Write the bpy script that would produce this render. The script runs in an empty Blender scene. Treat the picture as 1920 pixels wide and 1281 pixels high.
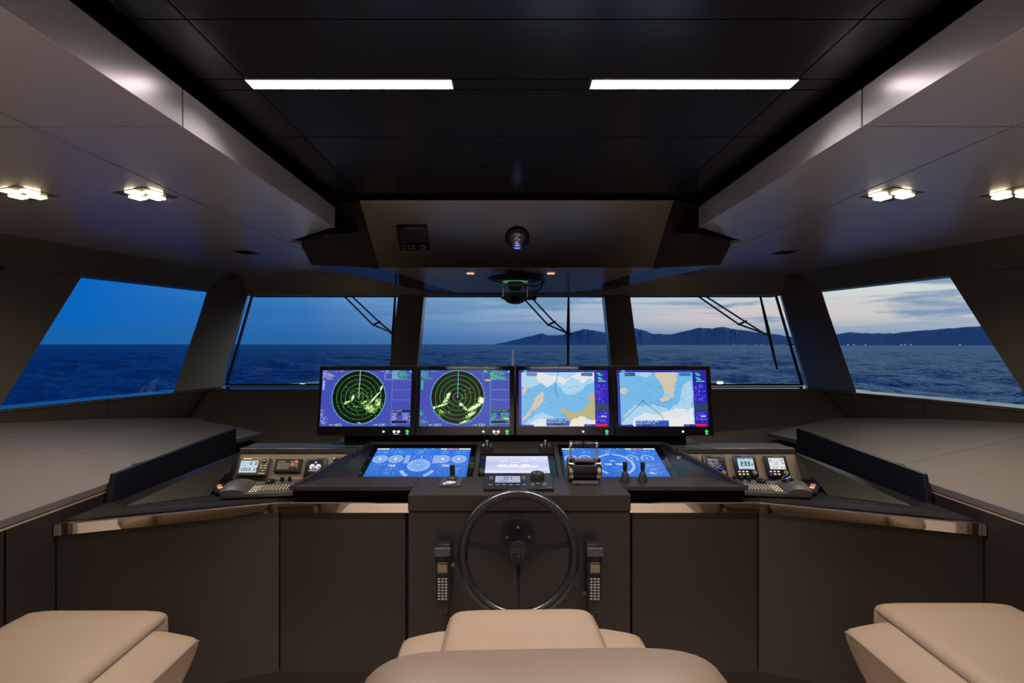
import bpy, bmesh, math, random
import numpy as np
from mathutils import Vector as V, Matrix as M4

# ------------------------------------------------------------------ camera, sky, exposure
E = 1.60                      # eye height above the wheelhouse floor
CX = -0.036                   # camera stands a little left of the centreline
F = 907.0                     # focal length in pixels of the 1920 px frame
VX, VY = 957.0, 645.5         # vanishing point of the ship's axis
scene = bpy.context.scene
COL = scene.collection
cam_d = bpy.data.cameras.new('camera')
cam = bpy.data.objects.new('camera', cam_d)
COL.objects.link(cam)
cam_d.sensor_width = 36.0
cam_d.lens = F / 1920 * 36.0
cam_d.shift_x = (960 - VX) / 1920
cam_d.shift_y = (VY - 640.5) / 1920
cam_d.clip_start = 0.02
cam_d.clip_end = 60000
cam.location = (CX, 0, E)
cam.rotation_euler = (math.pi / 2, 0, 0)
scene.camera = cam
vs = scene.view_settings
vs.view_transform = 'Standard'
vs.look = 'None'
vs.gamma = 1
vs.use_curve_mapping = False
vs.exposure = 0.0

STRIP_W = 17.0                # lamp powers (watts)
SPOT_W = 6.5
AFT_FILL_W = 36.0


def lin(c):
    out = []
    for v in c[:3]:
        v = v / 255.0
        out.append(v / 12.92 if v <= 0.04045 else ((v + 0.055) / 1.055) ** 2.4)
    return tuple(out) + (1.0,)


def build_world():
    w = bpy.data.worlds.new('dusk_sky')
    scene.world = w
    w.use_nodes = True
    nt = w.node_tree
    nt.nodes.clear()
    N, L = nt.nodes, nt.links

    def math_(op, a, b=None, c=None):
        n = N.new('ShaderNodeMath')
        n.operation = op
        for i, v in enumerate((a, b, c)):
            if v is None:
                continue
            if isinstance(v, (int, float)):
                n.inputs[i].default_value = v
            else:
                L.new(v, n.inputs[i])
        return n.outputs[0]

    def ramp(fac, stops):
        r = N.new('ShaderNodeValToRGB')
        L.new(fac, r.inputs[0])
        e = r.color_ramp.elements
        while len(e) < len(stops):
            e.new(0.5)
        for el, (p, c) in zip(e, stops):
            el.position = p
            el.color = lin(c)
        return r.outputs[0]

    def maprange(v, a, b):
        n = N.new('ShaderNodeMapRange')
        n.interpolation_type = 'SMOOTHSTEP'
        L.new(v, n.inputs[0])
        n.inputs[1].default_value = a
        n.inputs[2].default_value = b
        return n.outputs[0]

    def mix(f, a, b):
        n = N.new('ShaderNodeMix')
        n.data_type = 'RGBA'
        if isinstance(f, (int, float)):
            n.inputs[0].default_value = f
        else:
            L.new(f, n.inputs[0])
        for i, v in ((6, a), (7, b)):
            if isinstance(v, tuple):
                n.inputs[i].default_value = v
            else:
                L.new(v, n.inputs[i])
        return n.outputs[2]

    tc = N.new('ShaderNodeTexCoord')
    sp = N.new('ShaderNodeSeparateXYZ')
    L.new(tc.outputs['Generated'], sp.inputs[0])
    x, y, z = sp.outputs
    az = math_('ARCTAN2', x, y)                       # 0 ahead, + to starboard
    # distance in azimuth from the after-glow (about 55 degrees to starboard), wraps smoothly
    glow = math_('COSINE', math_('SUBTRACT', az, math.radians(60)))
    g = math_('MULTIPLY_ADD', glow, 0.5, 0.5)         # 1 at the glow, 0 opposite
    # az -45 -> g .37 ; -25 -> .544 ; -5 -> .71 ; 10 -> .82 ; 25 -> .91 ; 45 -> .983
    low = ramp(g, [(0.0, (12, 70, 135)), (0.40, (22, 96, 165)), (0.56, (42, 100, 162)), (0.72, (72, 116, 170)),
                   (0.87, (92, 132, 176)), (1.0, (118, 150, 186))])
    mid = ramp(g, [(0.0, (4, 74, 150)), (0.40, (4, 98, 182)), (0.56, (50, 110, 176)), (0.72, (120, 152, 190)),
                   (0.82, (165, 176, 200)), (0.90, (206, 194, 194)), (1.0, (206, 204, 200))])
    hi = ramp(g, [(0.0, (2, 70, 145)), (0.40, (2, 98, 186)), (0.56, (62, 126, 188)), (0.72, (148, 180, 205)),
                  (0.87, (182, 200, 210)), (1.0, (216, 220, 212))])
    zen = ramp(g, [(0.0, (6, 42, 95)), (0.5, (14, 66, 135)), (1.0, (70, 110, 160))])
    c = mix(maprange(z, 0.005, 0.055), low, mid)
    c = mix(maprange(z, 0.055, 0.10), c, hi)
    c = mix(maprange(z, 0.14, 0.75), c, zen)
    # long flat cloud streaks
    comb = N.new('ShaderNodeCombineXYZ')
    L.new(math_('MULTIPLY', az, 2.4), comb.inputs[0])
    L.new(math_('MULTIPLY', z, 26.0), comb.inputs[1])
    comb.inputs[2].default_value = 3.7
    nz = N.new('ShaderNodeTexNoise')
    L.new(comb.outputs[0], nz.inputs['Vector'])
    nz.inputs['Scale'].default_value = 1.5
    nz.inputs['Detail'].default_value = 6
    nz.inputs['Roughness'].default_value = 0.55
    nz.inputs['Distortion'].default_value = 0.5
    cl = maprange(nz.outputs[0], 0.46, 0.60)
    band = math_('MULTIPLY', maprange(z, 0.02, 0.05), math_('SUBTRACT', 1.0, maprange(z, 0.10, 0.30)))
    cl = math_('MULTIPLY', math_('MULTIPLY', cl, band), maprange(g, 0.45, 0.85))
    cloud_col = ramp(g, [(0.0, (20, 70, 130)), (0.55, (46, 104, 165)), (0.75, (92, 134, 178)), (1.0, (104, 138, 178))])
    c = mix(math_('MULTIPLY', cl, 0.85), c, cloud_col)
    c = mix(maprange(z, -0.02, -0.001), lin((10, 40, 75)), c)
    bg = N.new('ShaderNodeBackground')
    L.new(c, bg.inputs[0])
    bg.inputs[1].default_value = 1.15
    o = N.new('ShaderNodeOutputWorld')
    L.new(bg.outputs[0], o.inputs[0])


build_world()

# ------------------------------------------------------------------ pixel -> place helpers


def ray(px, py):
    return V(((px - VX) / F, 1.0, -(py - VY) / F))


CAM = V((CX, 0, E))


def P(px, py, Y=None, r=None, X=None):
    """Point on the ray of pixel (px, py) at depth Y, at height r above the eye, or at world X."""
    d = ray(px, py)
    if Y is not None:
        t = Y
    elif r is not None:
        t = r / d.z
    else:
        t = (X - CX) / d.x
    return CAM + d * t


def hit(px, py, o, n):
    d = ray(px, py)
    t = (V(o) - CAM).dot(V(n)) / d.dot(V(n))
    return CAM + d * t


def mx(p, s):
    """mirror: points are given for port (x<0); s=+1 gives starboard."""
    return V((-s * p[0], p[1], p[2]))


def R(x, y, r):
    return V((x, y, E + r))


# ------------------------------------------------------------------ materials
MATS = {}


def material(name, col, rough=0.5, metal=0.0, spec=0.5, noise=0.0, nscale=40.0, bump=0.0, bscale=300.0,
             emit=None, estr=0.0, coat=0.0, linear=False):
    if name in MATS:
        return MATS[name]
    m = bpy.data.materials.new(name)
    m.use_nodes = True
    nt = m.node_tree
    b = nt.nodes['Principled BSDF']
    c = col + (1.0,) if linear and len(col) == 3 else (col if linear else lin(col))
    b.inputs['Base Color'].default_value = c
    b.inputs['Roughness'].default_value = rough
    b.inputs['Metallic'].default_value = metal
    b.inputs['Specular IOR Level'].default_value = spec
    b.inputs['Coat Weight'].default_value = coat
    b.inputs['Coat Roughness'].default_value = 0.08
    if emit:
        b.inputs['Emission Color'].default_value = lin(emit)
        b.inputs['Emission Strength'].default_value = estr
    tc = nt.nodes.new('ShaderNodeTexCoord')
    if noise > 0:
        n = nt.nodes.new('ShaderNodeTexNoise')
        n.inputs['Scale'].default_value = nscale
        n.inputs['Detail'].default_value = 4
        nt.links.new(tc.outputs['Object'], n.inputs['Vector'])
        mr = nt.nodes.new('ShaderNodeMapRange')
        mr.inputs[3].default_value = max(0.02, rough * (1 - noise))
        mr.inputs[4].default_value = min(1.0, rough * (1 + noise))
        nt.links.new(n.outputs[0], mr.inputs[0])
        nt.links.new(mr.outputs[0], b.inputs['Roughness'])
    if bump > 0:
        n2 = nt.nodes.new('ShaderNodeTexNoise')
        n2.inputs['Scale'].default_value = bscale
        n2.inputs['Detail'].default_value = 2
        nt.links.new(tc.outputs['Object'], n2.inputs['Vector'])
        bp = nt.nodes.new('ShaderNodeBump')
        bp.inputs['Strength'].default_value = bump
        bp.inputs['Distance'].default_value = 0.001
        nt.links.new(n2.outputs[0], bp.inputs['Height'])
        nt.links.new(bp.outputs[0], b.inputs['Normal'])
    MATS[name] = m
    return m


paint = material('console_paint', (0.021, 0.0165, 0.0135), 0.42, spec=0.3, noise=0.15, linear=True, bump=0.05)
soffit_m = material('soffit_lacquer', (0.64, 0.605, 0.65), 0.27, metal=0.5, spec=0.8, linear=True)
ceil_m = material('ceiling_lacquer', (0.014, 0.012, 0.014), 0.24, spec=0.6, linear=True)
black = material('matt_black', (0.004, 0.004, 0.0045), 0.55, spec=0.25, linear=True, noise=0.1)
gap = material('shadow_gap_black', (0.0015, 0.0015, 0.0017), 0.85, spec=0.1, linear=True, noise=0.05)
desk_m = material('desk_covering', (0.120, 0.107, 0.103), 0.52, spec=0.4, linear=True, bump=0.15, bscale=700, noise=0.1)
blade_m = material('navy_black_lacquer', (0.006, 0.006, 0.010), 0.33, linear=True, noise=0.12)
wall_m = material('pillar_paint', (0.19, 0.168, 0.140), 0.28, metal=0.6, linear=True)
dash_m = material('dash_covering', (0.040, 0.033, 0.027), 0.5, linear=True, bump=0.1)
sill_m = material('sill_lacquer', (0.06, 0.055, 0.055), 0.16, linear=True, noise=0.1)
bronze = material('brushed_bronze', (0.23, 0.195, 0.155), 0.32, metal=1.0, linear=True, noise=0.2, nscale=30)
champagne = material('champagne_panel', (0.21, 0.175, 0.13), 0.42, metal=0.55, linear=True, noise=0.15)
chrome = material('chrome', (0.62, 0.58, 0.54), 0.05, metal=1.0, linear=True, noise=0.3, nscale=6)
steel = material('steel', (0.45, 0.44, 0.43), 0.25, metal=1.0, linear=True, noise=0.2)
plastic = material('black_plastic', (0.008, 0.008, 0.009), 0.36, spec=0.3, linear=True, bump=0.05)
plastic_g = material('dark_grey_plastic', (0.045, 0.042, 0.042), 0.42, linear=True, bump=0.08)
plastic_b = material('bronze_grey_plastic', (0.085, 0.075, 0.062), 0.40, metal=0.3, linear=True, bump=0.08)
rubber = material('rubber', (0.008, 0.008, 0.008), 0.6, linear=True, bump=0.1)
leather = material('beige_leather', (0.23, 0.165, 0.114), 0.46, spec=0.4, linear=True, bump=0.25, bscale=900, noise=0.1)
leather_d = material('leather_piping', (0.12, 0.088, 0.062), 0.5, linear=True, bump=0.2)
white_gel = material('white_gelcoat', (0.65, 0.65, 0.66), 0.3, linear=True, noise=0.1)
icon_w = material('lit_icon_white', (200, 205, 215), 0.4, emit=(205, 215, 235), estr=0.8)
icon_g = material('lit_icon_green', (0, 200, 70), 0.4, emit=(0, 220, 70), estr=1.0)
key_lit = material('backlit_key_legend', (200, 180, 130), 0.5, emit=(225, 205, 160), estr=0.55)
key_grey = material('key_grey', (95, 92, 90), 0.5, noise=0.05)
led_red = material('led_red', (255, 40, 40), 0.4, emit=(255, 60, 60), estr=2.5)
led_blue = material('led_blue', (40, 40, 255), 0.4, emit=(60, 50, 255), estr=1.2)
led_amber = material('led_amber', (230, 110, 20), 0.4, emit=(235, 110, 25), estr=0.7)
lamp_white = material('lamp_diffuser', (255, 250, 245), 0.5, emit=(255, 240, 232), estr=10.0)
lamp_warm = material('led_lens_warm', (255, 240, 200), 0.5, emit=(255, 232, 175), estr=16.0)
floor_m = material('floor_covering', (0.52, 0.43, 0.35), 0.45, linear=True, bump=0.2, noise=0.15)
oak = material('pale_oak_panelling', (0.40, 0.33, 0.27), 0.55, linear=True, noise=0.15, bump=0.1)
trimline = material('beige_edge_strip', (0.34, 0.26, 0.18), 0.45, linear=True, noise=0.1)


def carbon_material():
    m = bpy.data.materials.new('carbon_fibre')
    m.use_nodes = True
    nt = m.node_tree
    b = nt.nodes['Principled BSDF']
    tc = nt.nodes.new('ShaderNodeTexCoord')
    wv = nt.nodes.new('ShaderNodeTexWave')
    wv.bands_direction = 'DIAGONAL'
    wv.inputs['Scale'].default_value = 55
    wv.inputs['Distortion'].default_value = 0
    nt.links.new(tc.outputs['Object'], wv.inputs['Vector'])
    rp = nt.nodes.new('ShaderNodeValToRGB')
    rp.color_ramp.elements[0].color = (0.008, 0.006, 0.005, 1)
    rp.color_ramp.elements[1].color = (0.032, 0.025, 0.019, 1)
    nt.links.new(wv.outputs['Fac'], rp.inputs[0])
    nt.links.new(rp.outputs[0], b.inputs['Base Color'])
    b.inputs['Roughness'].default_value = 0.40
    b.inputs['Specular IOR Level'].default_value = 0.35
    bp = nt.nodes.new('ShaderNodeBump')
    bp.inputs['Strength'].default_value = 0.15
    bp.inputs['Distance'].default_value = 0.001
    nt.links.new(wv.outputs['Fac'], bp.inputs['Height'])
    nt.links.new(bp.outputs[0], b.inputs['Normal'])
    return m


carbon = carbon_material()


def glass_material(name, tint=(1, 1, 1, 1)):
    m = bpy.data.materials.new(name)
    m.use_nodes = True
    nt = m.node_tree
    nt.nodes.clear()
    tr = nt.nodes.new('ShaderNodeBsdfTransparent')
    tr.inputs[0].default_value = tint
    gl = nt.nodes.new('ShaderNodeBsdfGlossy')
    gl.inputs['Roughness'].default_value = 0.0
    fr = nt.nodes.new('ShaderNodeFresnel')
    geo = nt.nodes.new('ShaderNodeNewGeometry')
    ior = nt.nodes.new('ShaderNodeMapRange')       # same reflectance on both faces of the pane
    ior.inputs[3].default_value = 1.45
    ior.inputs[4].default_value = 1 / 1.45
    nt.links.new(geo.outputs['Backfacing'], ior.inputs[0])
    nt.links.new(ior.outputs[0], fr.inputs[0])
    mxn = nt.nodes.new('ShaderNodeMixShader')
    o = nt.nodes.new('ShaderNodeOutputMaterial')
    nt.links.new(fr.outputs[0], mxn.inputs[0])
    nt.links.new(tr.outputs[0], mxn.inputs[1])
    nt.links.new(gl.outputs[0], mxn.inputs[2])
    nt.links.new(mxn.outputs[0], o.inputs[0])
    return m


glass = glass_material('window_glass', (0.97, 0.985, 0.985, 1))


def screen_material(name, strength):
    m = bpy.data.materials.new(name)
    m.use_nodes = True
    nt = m.node_tree
    b = nt.nodes['Principled BSDF']
    at = nt.nodes.new('ShaderNodeAttribute')
    at.attribute_name = 'Col'
    b.inputs['Base Color'].default_value = (0.005, 0.005, 0.006, 1)
    b.inputs['Roughness'].default_value = 0.25
    nt.links.new(at.outputs['Color'], b.inputs['Emission Color'])
    b.inputs['Emission Strength'].default_value = strength
    return m


screen_m = screen_material('display_screen', 1.0)


def print_material():
    m = bpy.data.materials.new('printed_face')
    m.use_nodes = True
    nt = m.node_tree
    b = nt.nodes['Principled BSDF']
    at = nt.nodes.new('ShaderNodeAttribute')
    at.attribute_name = 'Col'
    b.inputs['Roughness'].default_value = 0.4
    nt.links.new(at.outputs['Color'], b.inputs['Base Color'])
    nt.links.new(at.outputs['Color'], b.inputs['Emission Color'])
    b.inputs['Emission Strength'].default_value = 0.5
    return m


print_m = print_material()

# ------------------------------------------------------------------ mesh helpers


class MB:
    def __init__(self):
        self.bm = bmesh.new()

    def _merge(self, tmp):
        me = bpy.data.meshes.new('tmp')
        tmp.to_mesh(me)
        tmp.free()
        self.bm.from_mesh(me)
        bpy.data.meshes.remove(me)
        return self

    def poly(self, pts):
        vs_ = [self.bm.verts.new(V(p)) for p in pts]
        self.bm.faces.new(vs_)
        return self

    def prism(self, pts, vec, bevel=0.0):
        t = bmesh.new()
        pts = [V(p) for p in pts]
        vec = V(vec)
        a = [t.verts.new(p) for p in pts]
        b = [t.verts.new(p + vec) for p in pts]
        n = len(a)
        t.faces.new(a)
        t.faces.new(b[::-1])
        for i in range(n):
            t.faces.new((a[i], b[i], b[(i + 1) % n], a[(i + 1) % n]))
        bmesh.ops.recalc_face_normals(t, faces=t.faces)
        if bevel > 0:
            bmesh.ops.bevel(t, geom=list(t.edges), offset=bevel, segments=2, affect='EDGES', profile=0.5)
        return self._merge(t)

    def box(self, c, s, bevel=0.0, rot=None, seg=2):
        t = bmesh.new()
        bmesh.ops.create_cube(t, size=1.0)
        for v in t.verts:
            v.co = V((v.co.x * s[0], v.co.y * s[1], v.co.z * s[2]))
        if bevel > 0:
            bmesh.ops.bevel(t, geom=list(t.edges), offset=bevel, segments=seg, affect='EDGES', profile=0.5)
        m = M4.Translation(V(c))
        if rot is not None:
            m = m @ rot.to_4x4()
        bmesh.ops.transform(t, matrix=m, verts=t.verts)
        return self._merge(t)

    def bx(self, x0, x1, y0, y1, z0, z1, bevel=0.0):
        return self.box(((x0 + x1) / 2, (y0 + y1) / 2, (z0 + z1) / 2), (x1 - x0, y1 - y0, z1 - z0), bevel)

    def rings(self, rings, cap=True, closed=False):
        t = bmesh.new()
        rr = [[t.verts.new(V(p)) for p in ring] for ring in rings]
        n = len(rr[0])
        k = len(rr)
        for i in range(k if closed else k - 1):
            A, B = rr[i], rr[(i + 1) % k]
            for j in range(n):
                t.faces.new((A[j], A[(j + 1) % n], B[(j + 1) % n], B[j]))
        if cap and not closed:
            t.faces.new(rr[0][::-1])
            t.faces.new(rr[-1])
        bmesh.ops.recalc_face_normals(t, faces=t.faces)
        return self._merge(t)

    def tube(self, path, rad, n=8, closed=False):
        path = [V(p) for p in path]
        k = len(path)
        rads = rad if isinstance(rad, (list, tuple)) else [rad] * k
        prev = None
        rings = []
        for i, p in enumerate(path):
            if closed:
                d = path[(i + 1) % k] - path[i - 1]
            else:
                d = path[min(i + 1, k - 1)] - path[max(i - 1, 0)]
            d.normalize()
            if prev is None:
                up = V((0, 0, 1)) if abs(d.z) < 0.9 else V((1, 0, 0))
                a = d.cross(up).normalized()
            else:
                a = (prev - d * prev.dot(d)).normalized()
            prev = a
            b = d.cross(a)
            rings.append([p + (a * math.cos(2 * math.pi * j / n) + b * math.sin(2 * math.pi * j / n)) * rads[i]
                          for j in range(n)])
        return self.rings(rings, True, closed)

    def lathe(self, prof, n=24, m=None):
        """profile of (radius, height) about local z"""
        m = m or M4.Identity(4)
        rings = [[m @ V((max(r, 1e-5) * math.cos(2 * math.pi * j / n), max(r, 1e-5) * math.sin(2 * math.pi * j / n), h))
                  for j in range(n)] for r, h in prof]
        return self.rings(rings, True)

    def mesh(self, name, mat, smooth=None, xf=None):
        if xf is not None:
            bmesh.ops.transform(self.bm, matrix=xf, verts=self.bm.verts)
        me = bpy.data.meshes.new(name)
        self.bm.to_mesh(me)
        self.bm.free()
        me.materials.append(mat)
        if smooth:
            me.shade_smooth()
            me.set_sharp_from_angle(angle=math.radians(smooth))
        return me

    def obj(self, name, mat, parent=None, smooth=None, world=False, kind=None, label=None):
        xf = None
        if world and parent is not None:
            xf = root_matrix(parent).inverted()
        o = bpy.data.objects.new(name, self.mesh(name, mat, smooth, xf))
        COL.objects.link(o)
        if parent is not None:
            o.parent = parent
        if kind:
            o['kind'] = kind
        if label:
            o['label'] = label
        return o


def root_matrix(o):
    while o.parent is not None:
        o = o.parent
    return o.matrix_basis.copy()


def tag(o, label, cat, group=None):
    o['label'] = label
    o['category'] = cat
    if group:
        o['group'] = group
    return o


def thing(name, label, cat, loc=(0, 0, 0), mat=None, rotz=0.0, group=None):
    o = bpy.data.objects.new(name, None)
    o.empty_display_size = 0.05
    COL.objects.link(o)
    if mat is not None:
        o.matrix_basis = mat
    else:
        o.location = loc
        o.rotation_euler = (0, 0, rotz)
        o.matrix_basis = M4.Translation(V(loc)) @ M4.Rotation(rotz, 4, 'Z')
    return tag(o, label, cat, group)


def struct(o, label=None):
    o['kind'] = 'structure'
    if label:
        o['label'] = label
    return o


def struct_root(name, loc=(0, 0, 0), label=None):
    o = bpy.data.objects.new(name, None)
    o.empty_display_size = 0.05
    COL.objects.link(o)
    o.matrix_basis = M4.Translation(V(loc))
    return struct(o, label)


def share(me, name, parent, loc=(0, 0, 0), rot=None):
    o = bpy.data.objects.new(name, me)
    COL.objects.link(o)
    o.parent = parent
    o.location = loc
    if rot:
        o.rotation_euler = rot
    return o


def frame_at(o, xa, up):
    """matrix with local x along xa, local y along up, local z = outward normal"""
    xa = V(xa).normalized()
    n = xa.cross(V(up)).normalized()
    up = n.cross(xa)
    m = M4((xa, up, n)).transposed().to_4x4()
    m.translation = V(o)
    return m


def clip(poly, axis, val, keep_less):
    out = []
    n = len(poly)
    for i in range(n):
        a, b = poly[i], poly[(i + 1) % n]
        ina = (a[axis] <= val) == keep_less or a[axis] == val
        inb = (b[axis] <= val) == keep_less or b[axis] == val
        if ina:
            out.append(a)
        if ina != inb:
            t = (val - a[axis]) / (b[axis] - a[axis])
            out.append((a[0] + (b[0] - a[0]) * t, a[1] + (b[1] - a[1]) * t))
    return out


def area2(poly):
    return sum(poly[i][0] * poly[(i + 1) % len(poly)][1] - poly[(i + 1) % len(poly)][0] * poly[i][1]
               for i in range(len(poly))) / 2


# ------------------------------------------------------------------ raster displays (drawn in code, carried as face colours)
FONT = {
    'A': '010101111101101', 'B': '110101110101110', 'C': '011100100100011', 'D': '110101101101110', 'E': '111100110100111',
    'F': '111100110100100', 'G': '011100101101011', 'H': '101101111101101', 'I': '111010010010111', 'J': '001001001101010',
    'K': '101101110101101', 'L': '100100100100111', 'M': '101111111101101', 'N': '110101101101101', 'O': '010101101101010',
    'P': '110101110100100', 'Q': '010101101111011', 'R': '110101110101101', 'S': '011100010001110', 'T': '111010010010010',
    'U': '101101101101111', 'V': '101101101101010', 'W': '101101111111101', 'X': '101101010101101', 'Y': '101101010010010',
    'Z': '111001010100111', '0': '111101101101111', '1': '010110010010111', '2': '111001111100111', '3': '111001111001111',
    '4': '101101111001001', '5': '111100111001111', '6': '111100111101111', '7': '111001010010010', '8': '111101111101111',
    '9': '111101111001111', '.': '000000000000010', ' ': '000000000000000', '-': '000000111000000', ':': '000010000010000',
    "'": '010010000000000',
}


class Ras:
    def __init__(self, w, h, bg):
        self.w, self.h = w, h
        self.a = np.zeros((h, w, 3), float)
        self.a[:] = bg
        self.yy, self.xx = np.mgrid[0:h, 0:w]

    def rect(self, x, y, w, h, c):
        x0, y0 = max(0, int(round(x))), max(0, int(round(y)))
        self.a[y0:max(0, int(round(y + h))), x0:max(0, int(round(x + w)))] = c

    def frame(self, x, y, w, h, c, t=1):
        self.rect(x, y, w, t, c)
        self.rect(x, y + h - t, w, t, c)
        self.rect(x, y, t, h, c)
        self.rect(x + w - t, y, t, h, c)

    def disc(self, cx, cy, r, c, r0=0.0, a0=None, a1=None):
        d = np.hypot(self.xx - cx, self.yy - cy)
        m = (d <= r) & (d >= r0)
        if a0 is not None:
            an = np.degrees(np.arctan2(self.xx - cx, -(self.yy - cy))) % 360
            m &= (an >= a0) & (an <= a1)
        self.a[m] = c

    def line(self, x0, y0, x1, y1, c, t=1.0):
        dx, dy = x1 - x0, y1 - y0
        l2 = dx * dx + dy * dy + 1e-9
        u = np.clip(((self.xx - x0) * dx + (self.yy - y0) * dy) / l2, 0, 1)
        d = np.hypot(self.xx - x0 - u * dx, self.yy - y0 - u * dy)
        self.a[d <= t / 2 + 0.25] = c

    def poly(self, pts, c):
        ins = np.zeros((self.h, self.w), bool)
        n = len(pts)
        for i in range(n):
            x0, y0 = pts[i]
            x1, y1 = pts[(i + 1) % n]
            if y0 == y1:
                continue
            cond = ((self.yy < y0) != (self.yy < y1))
            xi = x0 + (self.yy - y0) * (x1 - x0) / (y1 - y0)
            ins ^= cond & (self.xx < xi)
        self.a[ins] = c

    def text(self, x, y, s, c, k=1, step=4):
        for ch in s.upper():
            b = FONT.get(ch, FONT[' '])
            for j in range(15):
                if b[j] == '1':
                    self.rect(x + (j % 3) * k, y + (j // 3) * k, k, k, c)
            x += step * k

    def scrib(self, rng, x, y, w, h, c, rows, fill=0.6):
        """rows of tiny unreadable lettering"""
        st = h / rows
        for r_ in range(rows):
            yy = y + r_ * st
            xx = x
            end = x + w * rng.uniform(0.55, 1.0)
            while xx < end:
                wl = rng.randint(1, 3)
                if rng.random() < fill:
                    self.rect(xx, yy + rng.choice((0, 0, 1)), wl, max(1, st * 0.5), c)
                xx += wl + 1


def rough(pts, seed=1, n=3, amp=0.16):
    rg = random.Random(seed)
    for _ in range(n):
        out = []
        for i in range(len(pts)):
            (x0, y0), (x1, y1) = pts[i], pts[(i + 1) % len(pts)]
            k = rg.uniform(-amp, amp)
            out += [(x0, y0), ((x0 + x1) / 2 - (y1 - y0) * k, (y0 + y1) / 2 + (x1 - x0) * k)]
        pts = out
    return pts


def C(*c):
    return np.array(lin(c)[:3])


def raster_object(name, ras, w, h, parent, mat=None, z=0.0, ox=0.0, oy=0.0):
    """flat display w x h metres, centred at (ox, oy, z) in the parent's frame, one cell per raster pixel"""
    nx, ny = ras.w, ras.h
    xs = np.linspace(-w / 2, w / 2, nx + 1) + ox
    ys = np.linspace(h / 2, -h / 2, ny + 1) + oy
    X, Y = np.meshgrid(xs, ys)
    co = np.stack([X, Y, np.full_like(X, z)], -1).reshape(-1, 3)
    i = np.arange(nx * ny)
    a = (i // nx) * (nx + 1) + i % nx
    quads = np.stack([a + nx + 1, a + nx + 2, a + 1, a], -1).reshape(-1)
    me = bpy.data.meshes.new(name)
    me.vertices.add(len(co))
    me.vertices.foreach_set('co', co.reshape(-1))
    me.loops.add(len(quads))
    me.loops.foreach_set('vertex_index', quads.astype(np.int32))
    me.polygons.add(nx * ny)
    me.polygons.foreach_set('loop_start', (np.arange(nx * ny) * 4).astype(np.int32))
    me.polygons.foreach_set('loop_total', np.full(nx * ny, 4, np.int32))
    me.update(calc_edges=True)
    att = me.attributes.new('Col', 'FLOAT_COLOR', 'FACE')
    rgba = np.ones((nx * ny, 4), np.float32)
    rgba[:, :3] = ras.a.reshape(-1, 3)
    att.data.foreach_set('color', rgba.reshape(-1))
    me.materials.append(mat or screen_m)
    o = bpy.data.objects.new(name, me)
    COL.objects.link(o)
    o.parent = parent
    return o

# ================================================================== THE SETTING
# ---- floor, back wall
struct(MB().bx(-3.6, 3.6, -1.7, 4.6, -0.05, 0.0).obj('floor', floor_m))
struct(MB().bx(-3.6, 3.6, -1.7, -1.6, 0.0, E + 0.95).obj('wall_back', oak))

# ---- ceiling: black backing with separate lacquered panels and slots for the strip lights
ceiling = struct_root('ceiling', (0, 0, E + 0.83))
MB().bx(-3.65, 3.65, -1.65, 4.95, E + 0.93, E + 0.96).obj('ceiling_backing', gap, ceiling, world=True)
MB().bx(-3.65, 3.65, 4.86, 4.95, E + 0.69, E + 0.93).obj('ceiling_edge', gap, ceiling, world=True)
for s in (-1, 1):
    MB().bx(*sorted((s * 3.60, s * 3.65)), -1.65, 4.95, E + 0.69, E + 0.93).obj('ceiling_edge', gap, ceiling, world=True)
g = 0.0025
cols = [(-1.01, -0.863), (-0.863, 0.863), (0.863, 1.01)]
rows = [-1.6, -1.155, -1.085, 0.45, 1.236, 1.515, 1.578, 1.935, 2.30, 2.66]
SX0, SX1 = 0.217, 0.876            # strip lights run from x = .17 to .87 on each side
for ri in range(len(rows) - 1):
    y0, y1 = rows[ri], rows[ri + 1]
    if abs(y0 - 1.515) < 1e-6 or abs(y0 + 1.155) < 1e-6:
        segs = [(-1.01, -SX1), (-SX0, SX0), (SX1, 1.01)]
    else:
        segs = cols
    for x0, x1 in segs:
        MB().bx(x0 + g, x1 - g, y0 + g, y1 - g, E + 0.83, E + 0.845).obj('ceiling_panel', ceil_m, ceiling, world=True)

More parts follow.
